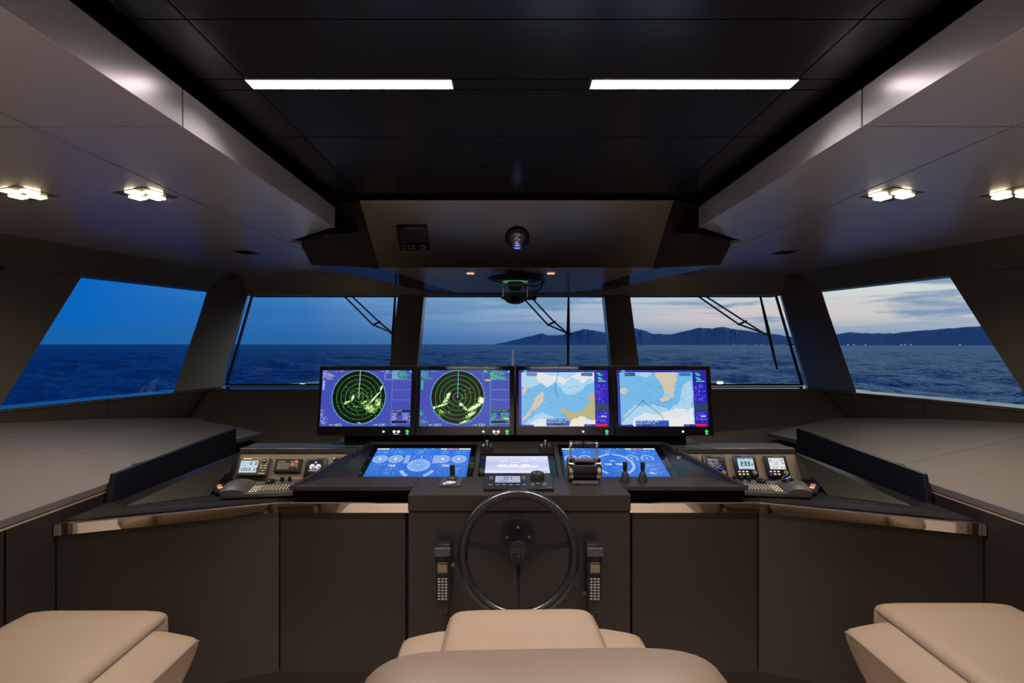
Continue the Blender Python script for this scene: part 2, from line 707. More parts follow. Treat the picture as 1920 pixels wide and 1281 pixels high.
# ---- side soffits
g = 0.004
core_poly = [(-1.047, -1.6), (-1.047, 2.72), (-0.96, 2.82), (-0.96, 3.3), (-0.8, 4.75), (-2.7, 4.75), (-3.5, 2.9), (-3.6, -1.6)]
soff_poly = [(-1.0465, -1.6), (-1.0465, 2.735), (-1.47, 3.115), (-1.40, 3.20), (-0.85, 4.75), (-2.7, 4.75), (-3.5, 2.9), (-3.6, -1.6)]
for s, side in ((-1, 'left'), (1, 'right')):
    so = struct_root('ceiling_soffit_' + side, (s * 2.0, 1.5, E + 0.66),
                     'dark satin lowered ceiling over the %s side desk' % ('port' if s < 0 else 'starboard'))
    xcut = [-9, -2.51, -1.49, 0]
    ycut = [-9, 1.467, 2.765, 9]
    for i in range(3):
        for j in range(3):
            if j == 2 and i == 0:
                continue
            p = soff_poly
            x0 = xcut[i] if not (j == 2 and i == 1) else -9
            p = clip(p, 0, x0 + g, False)
            p = clip(p, 0, xcut[i + 1] - g, True)
            p = clip(p, 1, ycut[j] + g, False)
            p = clip(p, 1, ycut[j + 1] - g, True)
            if len(p) < 3 or abs(area2(p)) < 1e-4:
                continue
            pts = [V((-s * x, y, E + 0.66)) for x, y in p]
            MB().prism(pts, (0, 0, 0.02)).obj('soffit_panel', soffit_m, so, world=True)
    # inner fascia in two lengths, and the black filling above
    for y0, y1 in ((-1.6, 1.467), (1.467, 2.745)):
        MB().bx(*sorted((s * 1.03, s * 1.045)), y0 + g, y1 - g, E + 0.6595, E + 0.775).obj('soffit_fascia', soffit_m, so, world=True)
    MB().prism([V((-s * x, y, E + 0.682)) for x, y in core_poly], (0, 0, 0.01)).obj('soffit_core', gap, so, world=True)
    MB().bx(*sorted((s * 1.25, s * 1.27)), -1.6, 2.9, E + 0.69, E + 0.93).obj('soffit_reveal', gap, so, world=True)

# ---- window wall
T_F, B_F = 4.68, 4.25              # depth of the front windows at head and sill (raked outwards)
rT, rB = 0.476, -0.378
TL = P(155, 517, r=rT)
TR = P(390, 545, r=rT)
BR = P(325, 735, r=rB)
nrm = (TR - TL).cross(BR - TL).normalized()
BL = hit(2, 763, TL, nrm)
WX = [2.58, 1.122, 0.872]          # front pillars


def front(x, r):
    t = (r - rB) / (rT - rB)
    return V((x, B_F + (T_F - B_F) * t, E + r))


out_f = V((0, 0.14, 0))
head = struct_root('wall_front', (0, 4.5, E - 0.4), 'dark raked front wall with five windows')
# header above the front windows
MB().prism([R(-2.62, 4.62, 0.665), R(2.62, 4.62, 0.665), front(2.62, rT), front(-2.62, rT)], (0, 0.25, 0)).obj('window_header', wall_m, head, world=True)
# pillars between front windows
for s in (-1, 1):
    a, b = sorted((s * WX[1], s * WX[2]))
    MB().prism([front(a, rT), front(b, rT), front(b, rB), front(a, rB)], out_f, 0.004).obj('pillar', wall_m, head, world=True)
# front dash wall below the sill
for s in (-1, 1):
    MB().prism([R(0, 4.10, rB - 0.02), R(s * 2.60, 4.08, rB - 0.02), R(s * 2.60, 3.79, -0.60), R(s * 2.60, 3.65, -0.80), R(0, 3.65, -0.80)], (0, 0.2, 0)).obj('dash_panel', dash_m, head, world=True)
MB().prism([R(-2.6, 3.66, -0.79), R(2.6, 3.66, -0.79), R(2.6, 3.66, -1.6), R(-2.6, 3.66, -1.6)], (0, 0.1, 0)).obj('lower_panel', dash_m, head, world=True)
trims = 0
for s, side in ((-1, 'left'), (1, 'right')):
    wl = struct_root('wall_' + side, (s * 2.9, 2.9, E - 0.4))
    m_ = lambda p: mx(p, s)
    H1, H0 = P(430, 510, r=0.66), P(0, 437, r=0.66)
    hv = (H0 - H1)
    H2 = H0 + hv * 0.35
    tv = (TL - TR)
    T2 = TL + tv * 1.0
    outw = m_(V((-0.13, 0.05, 0)))
    # header over the wing window
    MB().prism([m_(R(-2.62, 4.62, 0.665)), m_(H1 + V((0, 0, .005))), m_(TR), m_(front(-2.58, rT))], outw).obj('window_header', wall_m, wl, world=True)
    MB().prism([m_(H1 + V((0, 0, .005))), m_(H2 + V((0, 0, .005))), m_(T2), m_(TR)], outw).obj('window_header', wall_m, wl, world=True)
    # corner pillar
    fT, fB = front(-2.58, rT), front(-2.58, rB)
    BRp = hit(325, 735, TR, (fT - TR).cross(fB - TR).normalized())
    MB().prism([m_(TR), m_(fT), m_(fB), m_(BRp)], V((s * 0.06, 0.13, 0)), 0.004).obj('pillar', wall_m, wl, world=True)
    # aft pillar of the wing window
    TA, BA = P(38, 503, r=rT), BL + (BL - BR) * 0.75
    BA = V((BA.x, BA.y, E + rB))
    TA = TL + tv * 0.42
    MB().prism([m_(TL), m_(TA), m_(BA), m_(BL)], outw, 0.004).obj('pillar', wall_m, wl, world=True)
    # wall behind it
    A2 = V((-3.45, 1.2, E + rT + 0.2))
    MB().prism([m_(TA + V((0, 0, 0.2))), m_(A2), m_(V((-3.5, 1.2, 0))), m_(V((BA.x, BA.y, 0)))], outw).obj('wall_panel', soffit_m, wl, world=True)
    MB().prism([m_(V((-3.45, 1.25, E + 0.70))), m_(V((-3.45, -1.6, E + 0.70))), m_(V((-3.5, -1.6, 0))), m_(V((-3.5, 1.25, 0)))], outw).obj('wall_panel', oak, wl, world=True)
    # wall below the wing window in two panels
    mid = BL + (BR - BL) * 0.52
    inn = V((0.055, -0.035, -0.02))
    for a, b in ((BR, mid), (mid, BA)):
        d = (b - a).normalized() * 0.002
        q = [a + d + inn, b - d + inn]
        MB().prism([m_(q[0]), m_(q[1]), m_(V((q[1].x, q[1].y, 0.4))), m_(V((q[0].x, q[0].y, 0.4)))], outw * 0.5).obj('wall_panel', dash_m, wl, world=True)
    q0 = BR + inn
    MB().prism([m_(q0), m_(R(-2.585, 4.085, rB - 0.02)), m_(R(-2.585, 3.78, -0.62)), m_(V((q0.x, q0.y, 0.6)))], outw * 0.5).obj('corner_panel', dash_m, wl, world=True)
    # sill
    for a, b in ((BR, mid), (mid, BA)):
        d = (b - a).normalized() * 0.0015
        zf = lambda p: V((p.x, p.y, E + rB - 0.018 + (p.z - E - rB)))
        MB().prism([m_(zf(a + d) + V((0.06, -0.04, 0))), m_(zf(b - d) + V((0.06, -0.04, 0))), m_(zf(b - d) + V((-0.14, 0.05, 0))), m_(zf(a + d) + V((-0.14, 0.05, 0)))], (0, 0, 0.018)).obj('window_sill', sill_m, wl, world=True)
    MB().prism([m_(V((BR.x, BR.y, E + rB)) + V((0.06, -0.04, -.018))), m_(R(-2.56, 4.10, rB - .018)), m_(R(-2.62, 4.4, rB - .018)), m_(V((BR.x, BR.y, E + rB)) + V((-0.2, 0.1, -.018)))], (0, 0, 0.018)).obj('window_sill', sill_m, wl, world=True)
MB().prism([R(-2.56, 4.10, rB - 0.018), R(2.56, 4.10, rB - 0.018), R(2.62, 4.42, rB - 0.018), R(-2.62, 4.42, rB - 0.018)], (0, 0, 0.018)).obj('window_sill', sill_m, head, world=True)


def window(n, quad, vec_frame, nout, label):
    """pane with a thin dark gasket around it; quad = TL, TR, BR, BL of the inside face of the glass"""
    c = sum(quad, V((0, 0, 0))) / 4
    w = struct_root('window_%d' % n, c, label)
    MB().prism(quad, V(nout) * 0.012).obj('pane', glass, w, world=True)
    t = 0.012
    for i in range(4):
        a, b = quad[i], quad[(i + 1) % 4]
        ia = a + (c - a).normalized() * t * 1.4
        ib = b + (c - b).normalized() * t * 1.4
        off = -V(nout) * 0.006
        MB().prism([a + off, b + off, ib + off, ia + off], V(nout) * 0.024).obj('gasket', black, w, world=True)
    return w


pane_off = V((0, 0.10, 0))
window(2, [front(-2.60, rT + .01) + pane_off, front(-1.10, rT + .01) + pane_off, front(-1.10, rB + .01) + pane_off, front(-2.60, rB + .01) + pane_off], None, (0, 0.89, -0.45), 'port front window beside the corner pillar')
window(3, [front(-0.89, rT + .01) + pane_off, front(0.89, rT + .01) + pane_off, front(0.89, rB + .01) + pane_off, front(-0.89, rB + .01) + pane_off], None, (0, 0.89, -0.45), 'middle front window ahead of the helm')
window(4, [front(1.10, rT + .01) + pane_off, front(2.60, rT + .01) + pane_off, front(2.60, rB + .01) + pane_off, front(1.10, rB + .01) + pane_off], None, (0, 0.89, -0.45), 'starboard front window with the wiper blade in view')
for n, s in ((1, -1), (5, 1)):
    off = nrm * (0.06 if nrm.x < 0 else -0.06)
    q = [TL, TR, BR, BL]
    c = sum(q, V((0, 0, 0))) / 4
    q = [mx(p + off + (p - c).normalized() * 0.10, s) for p in q]
    if s > 0:
        q = [q[1], q[0], q[3], q[2]]
    window(n, q, None, mx(off.normalized(), s), '%s wing window raked outwards' % ('port' if s < 0 else 'starboard'))

# ================================================================== OUTSIDE
SEA = -9.0


def sea_material():
    m = bpy.data.materials.new('dusk_sea')
    m.use_nodes = True
    nt = m.node_tree
    nt.nodes.clear()
    df = nt.nodes.new('ShaderNodeBsdfDiffuse')
    df.inputs['Color'].default_value = (0.012, 0.085, 0.21, 1)
    gl = nt.nodes.new('ShaderNodeBsdfGlossy')
    gl.inputs['Color'].default_value = (0.36, 0.53, 0.74, 1)
    gl.inputs['Roughness'].default_value = 0.18
    mxn = nt.nodes.new('ShaderNodeMixShader')
    mxn.inputs[0].default_value = 0.50
    nt.links.new(df.outputs[0], mxn.inputs[1])
    nt.links.new(gl.outputs[0], mxn.inputs[2])
    o = nt.nodes.new('ShaderNodeOutputMaterial')
    nt.links.new(mxn.outputs[0], o.inputs[0])
    tc = nt.nodes.new('ShaderNodeTexCoord')
    mp = nt.nodes.new('ShaderNodeMapping')
    mp.inputs['Scale'].default_value = (0.35, 1.0, 1.0)
    nt.links.new(tc.outputs['Object'], mp.inputs[0])
    prev = None
    for sc, dist in ((0.20, 3.5), (0.05, 14.0)):
        n = nt.nodes.new('ShaderNodeTexNoise')
        n.inputs['Scale'].default_value = sc
        n.inputs['Detail'].default_value = 6
        n.inputs['Roughness'].default_value = 0.6
        nt.links.new(mp.outputs[0], n.inputs['Vector'])
        bp = nt.nodes.new('ShaderNodeBump')
        bp.inputs['Strength'].default_value = 1.0
        bp.inputs['Distance'].default_value = dist
        nt.links.new(n.outputs[0], bp.inputs['Height'])
        if prev:
            nt.links.new(prev, bp.inputs['Normal'])
        prev = bp.outputs[0]
    nt.links.new(prev, df.inputs['Normal'])
    nt.links.new(prev, gl.inputs['Normal'])
    return m


def sea_mesh():
    # fan of rows: fine waves near the hull, flat water out to the horizon
    dist = np.concatenate([np.geomspace(25, 3000, 430), [4000, 7000, 12000, 22000, 40000]])
    ang = np.radians(np.linspace(-80, 80, 420))
    D, A_ = np.meshgrid(dist, ang, indexing='ij')
    X, Y = D * np.sin(A_), D * np.cos(A_)
    Z = np.zeros_like(X)
    rs = np.random.RandomState(12)
    step = D * 0.0112
    for k in range(46):
        wl = rs.uniform(0, 1) ** 1.5 * 45 + 5.0
        th = rs.normal(math.radians(80), 0.38)
        kx, ky = 2 * math.pi / wl * math.cos(th), 2 * math.pi / wl * math.sin(th)
        amp = 0.0105 * wl ** 0.95
        fade = np.clip((wl / step - 2.0) / 3.0, 0, 1)
        ph = rs.uniform(0, 6.28)
        w_ = np.sin(kx * X + ky * Y + ph)
        Z += amp * fade * (w_ - 0.25 * np.cos(2 * (kx * X + ky * Y + ph)))
    n0, n1 = D.shape
    co = np.stack([X, Y, Z], -1).reshape(-1, 3)
    i0, j0 = np.meshgrid(np.arange(n0 - 1), np.arange(n1 - 1), indexing='ij')
    a = (i0 * n1 + j0).reshape(-1)
    q = np.stack([a, a + n1, a + n1 + 1, a + 1], -1).reshape(-1)
    me = bpy.data.meshes.new('sea')
    me.vertices.add(len(co))
    me.vertices.foreach_set('co', co.reshape(-1))
    me.loops.add(len(q))
    me.loops.foreach_set('vertex_index', q.astype(np.int32))
    nf = len(q) // 4
    me.polygons.add(nf)
    me.polygons.foreach_set('loop_start', (np.arange(nf) * 4).astype(np.int32))
    me.polygons.foreach_set('loop_total', np.full(nf, 4, np.int32))
    me.update(calc_edges=True)
    me.flip_normals()
    me.shade_smooth()
    me.materials.append(sea_material())
    o = bpy.data.objects.new('sea', me)
    COL.objects.link(o)
    return o


so = sea_mesh()
so.location = (0, 0, SEA)
so['kind'] = 'stuff'
tag(so, 'dark blue rippled sea reaching to the horizon', 'sea')

hill_m = material('haze_tinted_hillside', (0.12, 0.28, 0.44), 0.9, spec=0.1, linear=True, noise=0.1, nscale=0.01)  # blue of the distant air haze is put into the base colour
random.seed(4)


def hill_range(name, label, ridge, Y, Y2):
    """ridge: (px, py) silhouette; heights follow from the distance of the coast"""
    rows_ = []
    pts = []
    for i in range(len(ridge) - 1):
        for k in range(6):
            t = k / 6
            pts.append((ridge[i][0] + (ridge[i + 1][0] - ridge[i][0]) * t, ridge[i][1] + (ridge[i + 1][1] - ridge[i][1]) * t))
    pts.append(ridge[-1])
    top = []
    for px, py in pts:
        p = P(px, py + random.uniform(-0.5, 0.5), Y=Y2)
        p.z = max(p.z, SEA + 2)
        top.append(p)
    prof = [(0.0, 0.0), (0.25, 0.30), (0.5, 0.52), (0.75, 0.80), (1.0, 1.0), (1.25, 0.8), (1.8, 0.0)]
    t_ = bmesh.new()
    grid = []
    for p in top:
        row = []
        for q, h in prof:
            yq = Y + (Y2 - Y) * q
            k = h * (1 + (random.uniform(-.12, .12) if 0 < q < 1 else 0))
            row.append(t_.verts.new((p.x * (yq / Y2 if q < 1 else 1), yq, SEA - 1 + (p.z - SEA) * k)))
        grid.append(row)
    for i in range(len(grid) - 1):
        for j in range(len(prof) - 1):
            t_.faces.new((grid[i][j], grid[i + 1][j], grid[i + 1][j + 1], grid[i][j + 1]))
    mb = MB()
    mb._merge(t_)
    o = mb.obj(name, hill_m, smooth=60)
    return tag(o, label, 'hills')


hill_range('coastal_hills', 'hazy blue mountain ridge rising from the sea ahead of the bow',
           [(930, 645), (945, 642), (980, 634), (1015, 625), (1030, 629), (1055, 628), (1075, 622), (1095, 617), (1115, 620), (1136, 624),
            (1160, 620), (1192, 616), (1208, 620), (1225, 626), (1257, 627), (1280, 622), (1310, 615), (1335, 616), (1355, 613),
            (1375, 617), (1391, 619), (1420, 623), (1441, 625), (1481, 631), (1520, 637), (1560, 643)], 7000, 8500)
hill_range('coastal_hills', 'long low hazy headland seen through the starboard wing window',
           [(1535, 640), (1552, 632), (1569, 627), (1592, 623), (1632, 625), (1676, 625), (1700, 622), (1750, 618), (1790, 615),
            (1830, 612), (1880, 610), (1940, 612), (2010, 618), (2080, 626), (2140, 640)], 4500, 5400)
# shore lights under the hills
shore = material('shore_lamp', (255, 200, 140), 0.5, emit=(255, 205, 150), estr=0.6)
shore_px = [(1395, 641), (1418, 642), (1428, 643), (1470, 643), (1590, 641), (1601, 643), (1623, 643), (1690, 643), (1697, 643), (1708, 643), (1800, 642), (1376, 640)]
me_l = MB().lathe([(0, -5), (5, -3), (6, 1), (4, 4), (0, 5)], 8).mesh('shore_light', shore)
for px, py in shore_px:
    o = bpy.data.objects.new('shore_light', me_l)
    COL.objects.link(o)
    yy = 6980 if px < 1500 else 4480
    p = P(px, py, Y=yy)
    o.location = (p.x, p.y, SEA + 4.9)
    if px < 1500:
        tag(o, 'tiny warm shore light at the foot of the mountain ridge ahead', 'light', 'shore lights under the mountain ridge')
    else:
        tag(o, 'tiny warm shore light at the foot of the long low headland', 'light', 'shore lights under the headland')

# foredeck bulwark of the yacht
bul = thing('foredeck_bulwark', 'white rail of the bow bulwark beyond the front windows', 'bulwark', (0, 9, E - 2))
edge = [(-3.9, 5.6, -0.60), (-3.57, 6.85, -0.60), (-3.15, 7.9, -0.60), (-2.2, 10, -0.62), (-1.1, 12, -0.66), (0, 13, -0.68)]
edge = edge + [(-x, y, r) for x, y, r in edge[-2::-1]]
rings = []
for i, (x, y, r) in enumerate(edge):
    k = 1 if x <= 0 else -1
    rings.append([R(x, y, r), R(x + 0.12 * k, y - 0.06, r), R(x + 0.12 * k, y - 0.06, r - 0.05), R(x + 0.04 * k, y - 0.02, r - 0.06), R(x + 0.04 * k, y - .02, r - 1.0), R(x, y, r - 1.0)])
MB().rings(rings).obj('rail', white_gel, bul, world=True)
MB().prism([R(x, y, -1.7) for x, y, r in edge], (0, 0, -0.05)).obj('foredeck', material('teak_deck', (0.10, 0.075, 0.05), 0.6, linear=True, noise=0.2), bul, world=True)
deck_lamp = material('deck_lamp', (255, 255, 250), 0.5, emit=(255, 250, 240), estr=6.0)
for px, py in ((566, 722), (1350, 718)):
    p = P(px, py, Y=7.0)
    o = MB().box((0, 0, 0), (0.07, 0.05, 0.035), 0.006).obj('deck_light', deck_lamp)
    o.location = p
    tag(o, 'small white deck light on the bow rail beyond the %s front window' % ('port' if px < 900 else 'starboard'), 'light')
st = thing('jackstaff', 'pale post with a thin whip standing on the bow', 'post', P(961, 700, Y=12.6))
z0 = P(961, 700, Y=12.6)
MB().tube([z0, P(961, 690, Y=12.6), P(961, 655, Y=12.6)], [0.045, 0.04, 0.03], 10).obj('post', material('varnished_post', (230, 200, 175), 0.4, noise=0.1), st, world=True, smooth=40)
MB().tube([P(961, 655, Y=12.6), P(961, 641, Y=12.6)], 0.008, 6).obj('whip', steel, st, world=True)


ld = bpy.data.lights.new('foredeck_lamp', 'SPOT')
ld.energy = 60
ld.color = (1.0, 0.84, 0.68)
ld.spot_size = math.radians(25)
ld.shadow_soft_size = 0.05
lo = bpy.data.objects.new('foredeck_lamp', ld)
COL.objects.link(lo)
lo.location = R(0.25, 9.6, -1.2)
lo.rotation_euler = (P(961, 668, Y=12.6) - V(lo.location)).to_track_quat('-Z', 'Y').to_euler()


# ---- windscreen wipers, outside the front glass
def wiper(s_px, b_top, b_bot, label):
    a0, a1, elbow, tip = s_px

    def w(px, py):
        # a point 9 cm outside the raked glass
        n = V((0, 0.89, -0.45))
        return hit(px, py, front(0, 0) + V((0, 0.19, 0)), n)
    t = thing('windscreen_wiper', label, 'wiper', w(*a0), group='wipers on the front windows')
    for k in (0, 1):
        st_ = a0 if k == 0 else a1
        el = (elbow[0] + (9 if k else -3), elbow[1] + (-2 if k else 3))
        MB().tube([w(*st_), w(*el), w((el[0] + tip[0]) / 2, (el[1] + tip[1]) / 2), w(tip[0], tip[1])], 0.0085, 8).obj('arm_rod', steel, t, world=True, smooth=40)
    MB().tube([w(elbow[0] - 4, elbow[1] + 4), w(elbow[0] + 12, elbow[1] - 3)], 0.010, 8).obj('arm_link', steel, t, world=True, smooth=40)
    pv = w(*a0)
    MB().box(w((a0[0] + a1[0]) / 2, a0[1] - 6), (0.16, 0.08, 0.07), 0.01).obj('motor_mount', plastic, t, world=True)
    bl = MB().tube([w(*b_top), w((b_top[0] + b_bot[0]) / 2, (b_top[1] + b_bot[1]) / 2), w(*b_bot)], [0.009, 0.017, 0.009], 8).obj('blade', rubber, t, world=True, smooth=40)
    MB().tube([w(tip[0] - 4, tip[1]), w(tip[0] + 8, tip[1] + 2)], 0.012, 8).obj('clip', steel, t, world=True)


wiper(((646, 556), (660, 556), (702, 606), (735, 624)), (741, 553), (734, 690), 'steel twin-rod wiper hanging over the port front window')
wiper(((984, 562), (998, 560), (1030, 606), (1064, 625)), (1066, 553), (1065, 690), 'steel twin-rod wiper hanging over the middle front window')
wiper(((1308, 555), (1322, 555), (1388, 605), (1432, 625)), (1424, 549), (1457, 692), 'steel twin-rod wiper hanging over the starboard front window')

# ================================================================== CEILING LIGHTS


def area_light(name, loc, sx, sy, power, col, parent, spread=180):
    ld = bpy.data.lights.new(name, 'AREA')
    ld.shape = 'RECTANGLE'
    ld.size, ld.size_y = sx, sy
    ld.energy = power
    ld.color = col
    ld.spread = math.radians(spread)
    lo = bpy.data.objects.new(name, ld)
    COL.objects.link(lo)
    lo.parent = parent
    lo.location = loc
    return lo


def strip_light(x0, x1, y0, y1, label, power):
    t = thing('strip_light', label, 'light', ((x0 + x1) / 2, (y0 + y1) / 2, E + 0.83), group='ceiling strip lights')
    w, d = (x1 - x0) / 2, (y1 - y0) / 2
    b = MB()
    b.bx(-w, w, -d, -d + 0.004, 0, 0.03)
    b.bx(-w, w, d - 0.004, d, 0, 0.03)
    b.bx(-w, -w + 0.004, -d, d, 0, 0.03)
    b.bx(w - 0.004, w, -d, d, 0, 0.03)
    b.obj('frame', white_gel, t)
    MB().bx(-w + .004, w - .004, -d + .004, d - .004, 0.012, 0.018).obj('diffuser', lamp_white, t)
    area_light('strip_lamp', (0, 0, 0.010), 2 * w - 0.012, 2 * d - 0.012, power, (1.0, 0.90, 0.86), t, 125)


for s in (-1, 1):
    a, b = sorted((s * SX0, s * SX1))
    strip_light(a + .002, b - .002, 1.517, 1.576, 'bright recessed strip light in the ceiling on the %s side' % ('port' if s < 0 else 'starboard'), STRIP_W)
for s in (-1, 1):  # out-of-view strips added to light the chair backs and fill the room
    a, b = sorted((s * SX0, s * SX1))
    strip_light(a + .002, b - .002, -1.15, -1.09, 'added unseen strip light behind the helm chairs, filling them with light, %s side' % ('port' if s < 0 else 'starboard'), AFT_FILL_W)

led_me = MB().box((0, 0, 0), (0.052, 0.052, 0.010), 0.004).mesh('led_lens', lamp_warm)
for s in (-1, 1):
    for k, (px, py) in enumerate(((273, 365), (45, 363))):
        p = P(px, py, r=0.66)
        lab = 'recessed cluster of four warm square LEDs, %s of the pair over the %s desk' % (('inboard one', 'outboard one')[k], ('port', 'starboard')[s > 0])
        t = thing('led_downlight', lab, 'light', mx(p, s), rotz=s * math.radians(20), group='LED downlights')
        MB().box((0, 0, 0.001), (0.20, 0.15, 0.006), 0.002).obj('bezel', plastic_g, t)
        for (ax, ay) in ((-0.068, 0.012), (0.068, -0.012), (0.006, 0.042), (-0.006, -0.042)):
            share(led_me, 'led_lens', t, (ax, ay, -0.003))
        area_light('led_lamp', (0, 0, -0.012), 0.16, 0.10, SPOT_W, (1.0, 0.83, 0.60), t, 150)
# small vents in the soffits
for s in (-1, 1):
    p = P(461, 473, r=0.66)
    t = thing('ceiling_vent', 'small square black vent in the soffit on the %s side' % ('port' if s < 0 else 'starboard'), 'vent', mx(p, s), group='soffit vents')
    MB().box((0, 0, 0), (0.13, 0.15, 0.006), 0.002).obj('vent_frame', plastic_g, t)
    MB().box((0, 0, -0.003), (0.10, 0.115, 0.004), 0.001).obj('grille', gap, t)

# ================================================================== OVERHEAD CONSOLE
P1, P2, P3, P4, P5 = R(-0.906, 2.79, 0.83), R(-1.05, 2.86, 0.83), R(-1.41, 3.17, 0.655), R(-1.343, 3.175, 0.52), R(-0.878, 3.097, 0.49)
G_, F_ = R(-0.54, 4.6, 0.49), R(-0.85, 4.6, 0.505)
oc = thing('overhead_console', 'dark faceted overhead box with brushed bronze front above the helm', 'console', (0, 3.0, E + 0.49))
fn = (P5 - P1).cross(V((1, 0, 0))).normalized()
if fn.y < 0:
    fn = -fn
MB().prism([P1, mx(P1, 1), mx(P5, 1), P5], fn * 0.012).obj('front_panel', bronze, oc, world=True)
for s in (-1, 1):
    m_ = lambda p: mx(p, s)
    gp = V((-0.005, 0.002, 0))
    MB().prism([m_(P1 + V((0.03, 0.016, 0))), m_(P1 + V((-0.05, 0.03, 0))), m_(P5 + V((-0.05, 0.03, 0))), m_(P5 + V((0.03, 0.016, 0)))], (0, 0.01, 0)).obj('joint_backing', gap, oc, world=True)
    MB().prism([m_(P1 + gp), m_(P2), m_(P3), m_(P4), m_(P5 + gp)], (0, 0.012, 0)).obj('side_facet', paint, oc, world=True)
    MB().prism([m_(P5 + V((0, .004, 0.0))), m_(P4), m_(F_), m_(G_)], (0, 0, 0.01)).obj('side_underside', sill_m, oc, world=True)
    MB().prism([m_(P4), m_(P3), m_(R(-0.87, 4.6, 0.66)), m_(F_)], (s * -0.01, 0, 0)).obj('side_panel', wall_m, oc, world=True)
MB().prism([P5 + V((0, .004, 0)), mx(P5, 1) + V((0, .004, 0)), mx(G_, 1), G_], (0, 0, 0.01)).obj('underside', material('underside_lacquer', (0.46, 0.38, 0.31), 0.24, metal=0.2, linear=True, noise=0.1), oc, world=True)
MB().bx(-1.12, 1.12, 2.80, 3.0, E + 0.835, E + 0.92).obj('top_cover', gap, oc, world=True)
# little square lamps let into the underside
for px in (882, 1033):
    p = P(px, 513, r=0.489)
    t = tag(MB().box((0, 0, 0), (0.05, 0.05, 0.006), 0.002).obj('courtesy_light', material('courtesy_lens', (255, 200, 120), 0.5, emit=(255, 205, 130), estr=1.0)),
            'small square amber light in the overhead underside, %s of the compass' % ('port' if px < 960 else 'starboard'), 'light', 'underside courtesy lights')
    t.location = p

# control unit and twin gauge on the bronze front
ofr_up = (P1 - P5)
ofr_up = V((0, ofr_up.y, ofr_up.z))


def on_over(px, py):
    return frame_at(hit(px, py, P5, fn), (1, 0, 0), ofr_up)


t = thing('control_display', 'small black switched-off control display on the bronze overhead panel', 'display', mat=on_over(775, 445))
MB().box((0, 0, 0.012), (0.185, 0.165, 0.024), 0.008).obj('housing', plastic, t, smooth=40)
MB().box((0, 0.022, 0.0245), (0.135, 0.085, 0.002), 0.0005).obj('screen', blade_m, t)
MB().box((0.0, 0.073, 0.0245), (0.05, 0.007, 0.001)).obj('brand_plate', key_grey, t)
bt = MB().box((0, 0, 0), (0.016, 0.008, 0.003), 0.001).mesh('button', key_grey)
for i in range(3):
    for j in range(2):
        share(bt, 'button', t, (-0.062 + i * 0.03, -0.047 - j * 0.018, 0.025))
pad = MB().lathe([(0.018, 0), (0.018, 0.003), (0.015, 0.004)], 20).obj('direction_pad', key_grey, t)
pad.location = (0.055, -0.055, 0.024)
MB().lathe([(0.011, 0.004), (0.011, 0.0055), (0.009, 0.006)], 16).obj('pad_centre', plastic, pad)

t = thing('twin_gauge', 'round twin-dial gauge glowing in the bronze overhead panel', 'gauge', mat=on_over(970, 445))
MB().lathe([(0.074, 0), (0.074, 0.014), (0.068, 0.022), (0.060, 0.018), (0.058, 0.012)], 36).obj('bezel', plastic, t, smooth=40)
gr = Ras(80, 80, C(40, 35, 32))
for k, cy in ((0, 26), (1, 54)):
    gr.disc(40, cy + 3, 18, C(200, 195, 185), 15, 290, 360)
    gr.disc(40, cy + 3, 18, C(200, 195, 185), 15, 0, 70)
    gr.line(40, cy + 3, 28, cy + 10, C(235, 235, 230), 1.6)
    gr.line(40, cy + 2, 50, cy - 7, C(250, 160, 40), 2.2)
    for a in range(-70, 71, 20):
        x, y = math.sin(math.radians(a)), -math.cos(math.radians(a))
        gr.line(40 + x * 19, cy + 3 + y * 19, 40 + x * 15, cy + 3 + y * 15, C(40, 35, 32), 1.2)
gr.rect(32, 68, 16, 5, C(150, 170, 240))
d2 = np.hypot(gr.xx - 39.5, gr.yy - 39.5) > 39
gr.a[d2] = C(10, 10, 10)
raster_object('dial_face', gr, 0.088, 0.088, t, print_m, z=0.013)
ld = area_light('dial_glow', (0, -0.062, 0.03), 0.03, 0.01, 0.05, (0.25, 0.32, 1.0), t)

# compass periscope hanging under the overhead console
pc = P(966, 524, Y=3.35)
pc.z = E + 0.489
cz = pc.z
yy = pc.y
t = thing('periscope_compass', 'black magnetic compass periscope with green mirror hanging over the middle window', 'compass', (pc.x, yy, cz))


def zz(py):
    return P(966, py, Y=yy).z - cz


MB().lathe([(0.05, 0), (0.06, zz(507)), (0.075, zz(517))], 24).obj('tube', plastic, t, smooth=40)
MB().lathe([(0.06, zz(517)), (0.19, zz(521)), (0.195, zz(523)), (0.17, zz(527)), (0.10, zz(529)), (0.08, zz(524))], 40).obj('brim', plastic, t, smooth=50)
green = material('green_lens', (0.0, 0.25, 0.03), 0.08, linear=True, emit=(0, 140, 30), estr=0.35)
MB().lathe([(0.088, zz(526)), (0.092, zz(527.5)), (0.084, zz(529.4)), (0.082, zz(529))], 30).obj('lens_ring', material('pale_green_ring', (150, 220, 170), 0.3, emit=(120, 220, 150), estr=0.25), t)
MB().lathe([(0.05, zz(525)), (0.055, zz(535)), (0.045, zz(542)), (0.03, zz(545))], 24).obj('periscope_head', plastic, t, smooth=40)
MB().box((0.0, -0.04, zz(537)), (0.10, 0.03, 0.018), 0.006).obj('clamp', plastic_g, t)
mz = zz(559)
mm = M4.Translation(V((0, 0.0, mz))) @ M4.Rotation(math.radians(32), 4, 'X')
MB().lathe([(0.070, -0.012), (0.080, 0.0), (0.076, 0.010)], 32, mm).obj('mirror_frame', plastic, t, smooth=50)
MB().lathe([(0.062, -0.014), (0.060, -0.0145)], 32, mm).obj('mirror', green, t)
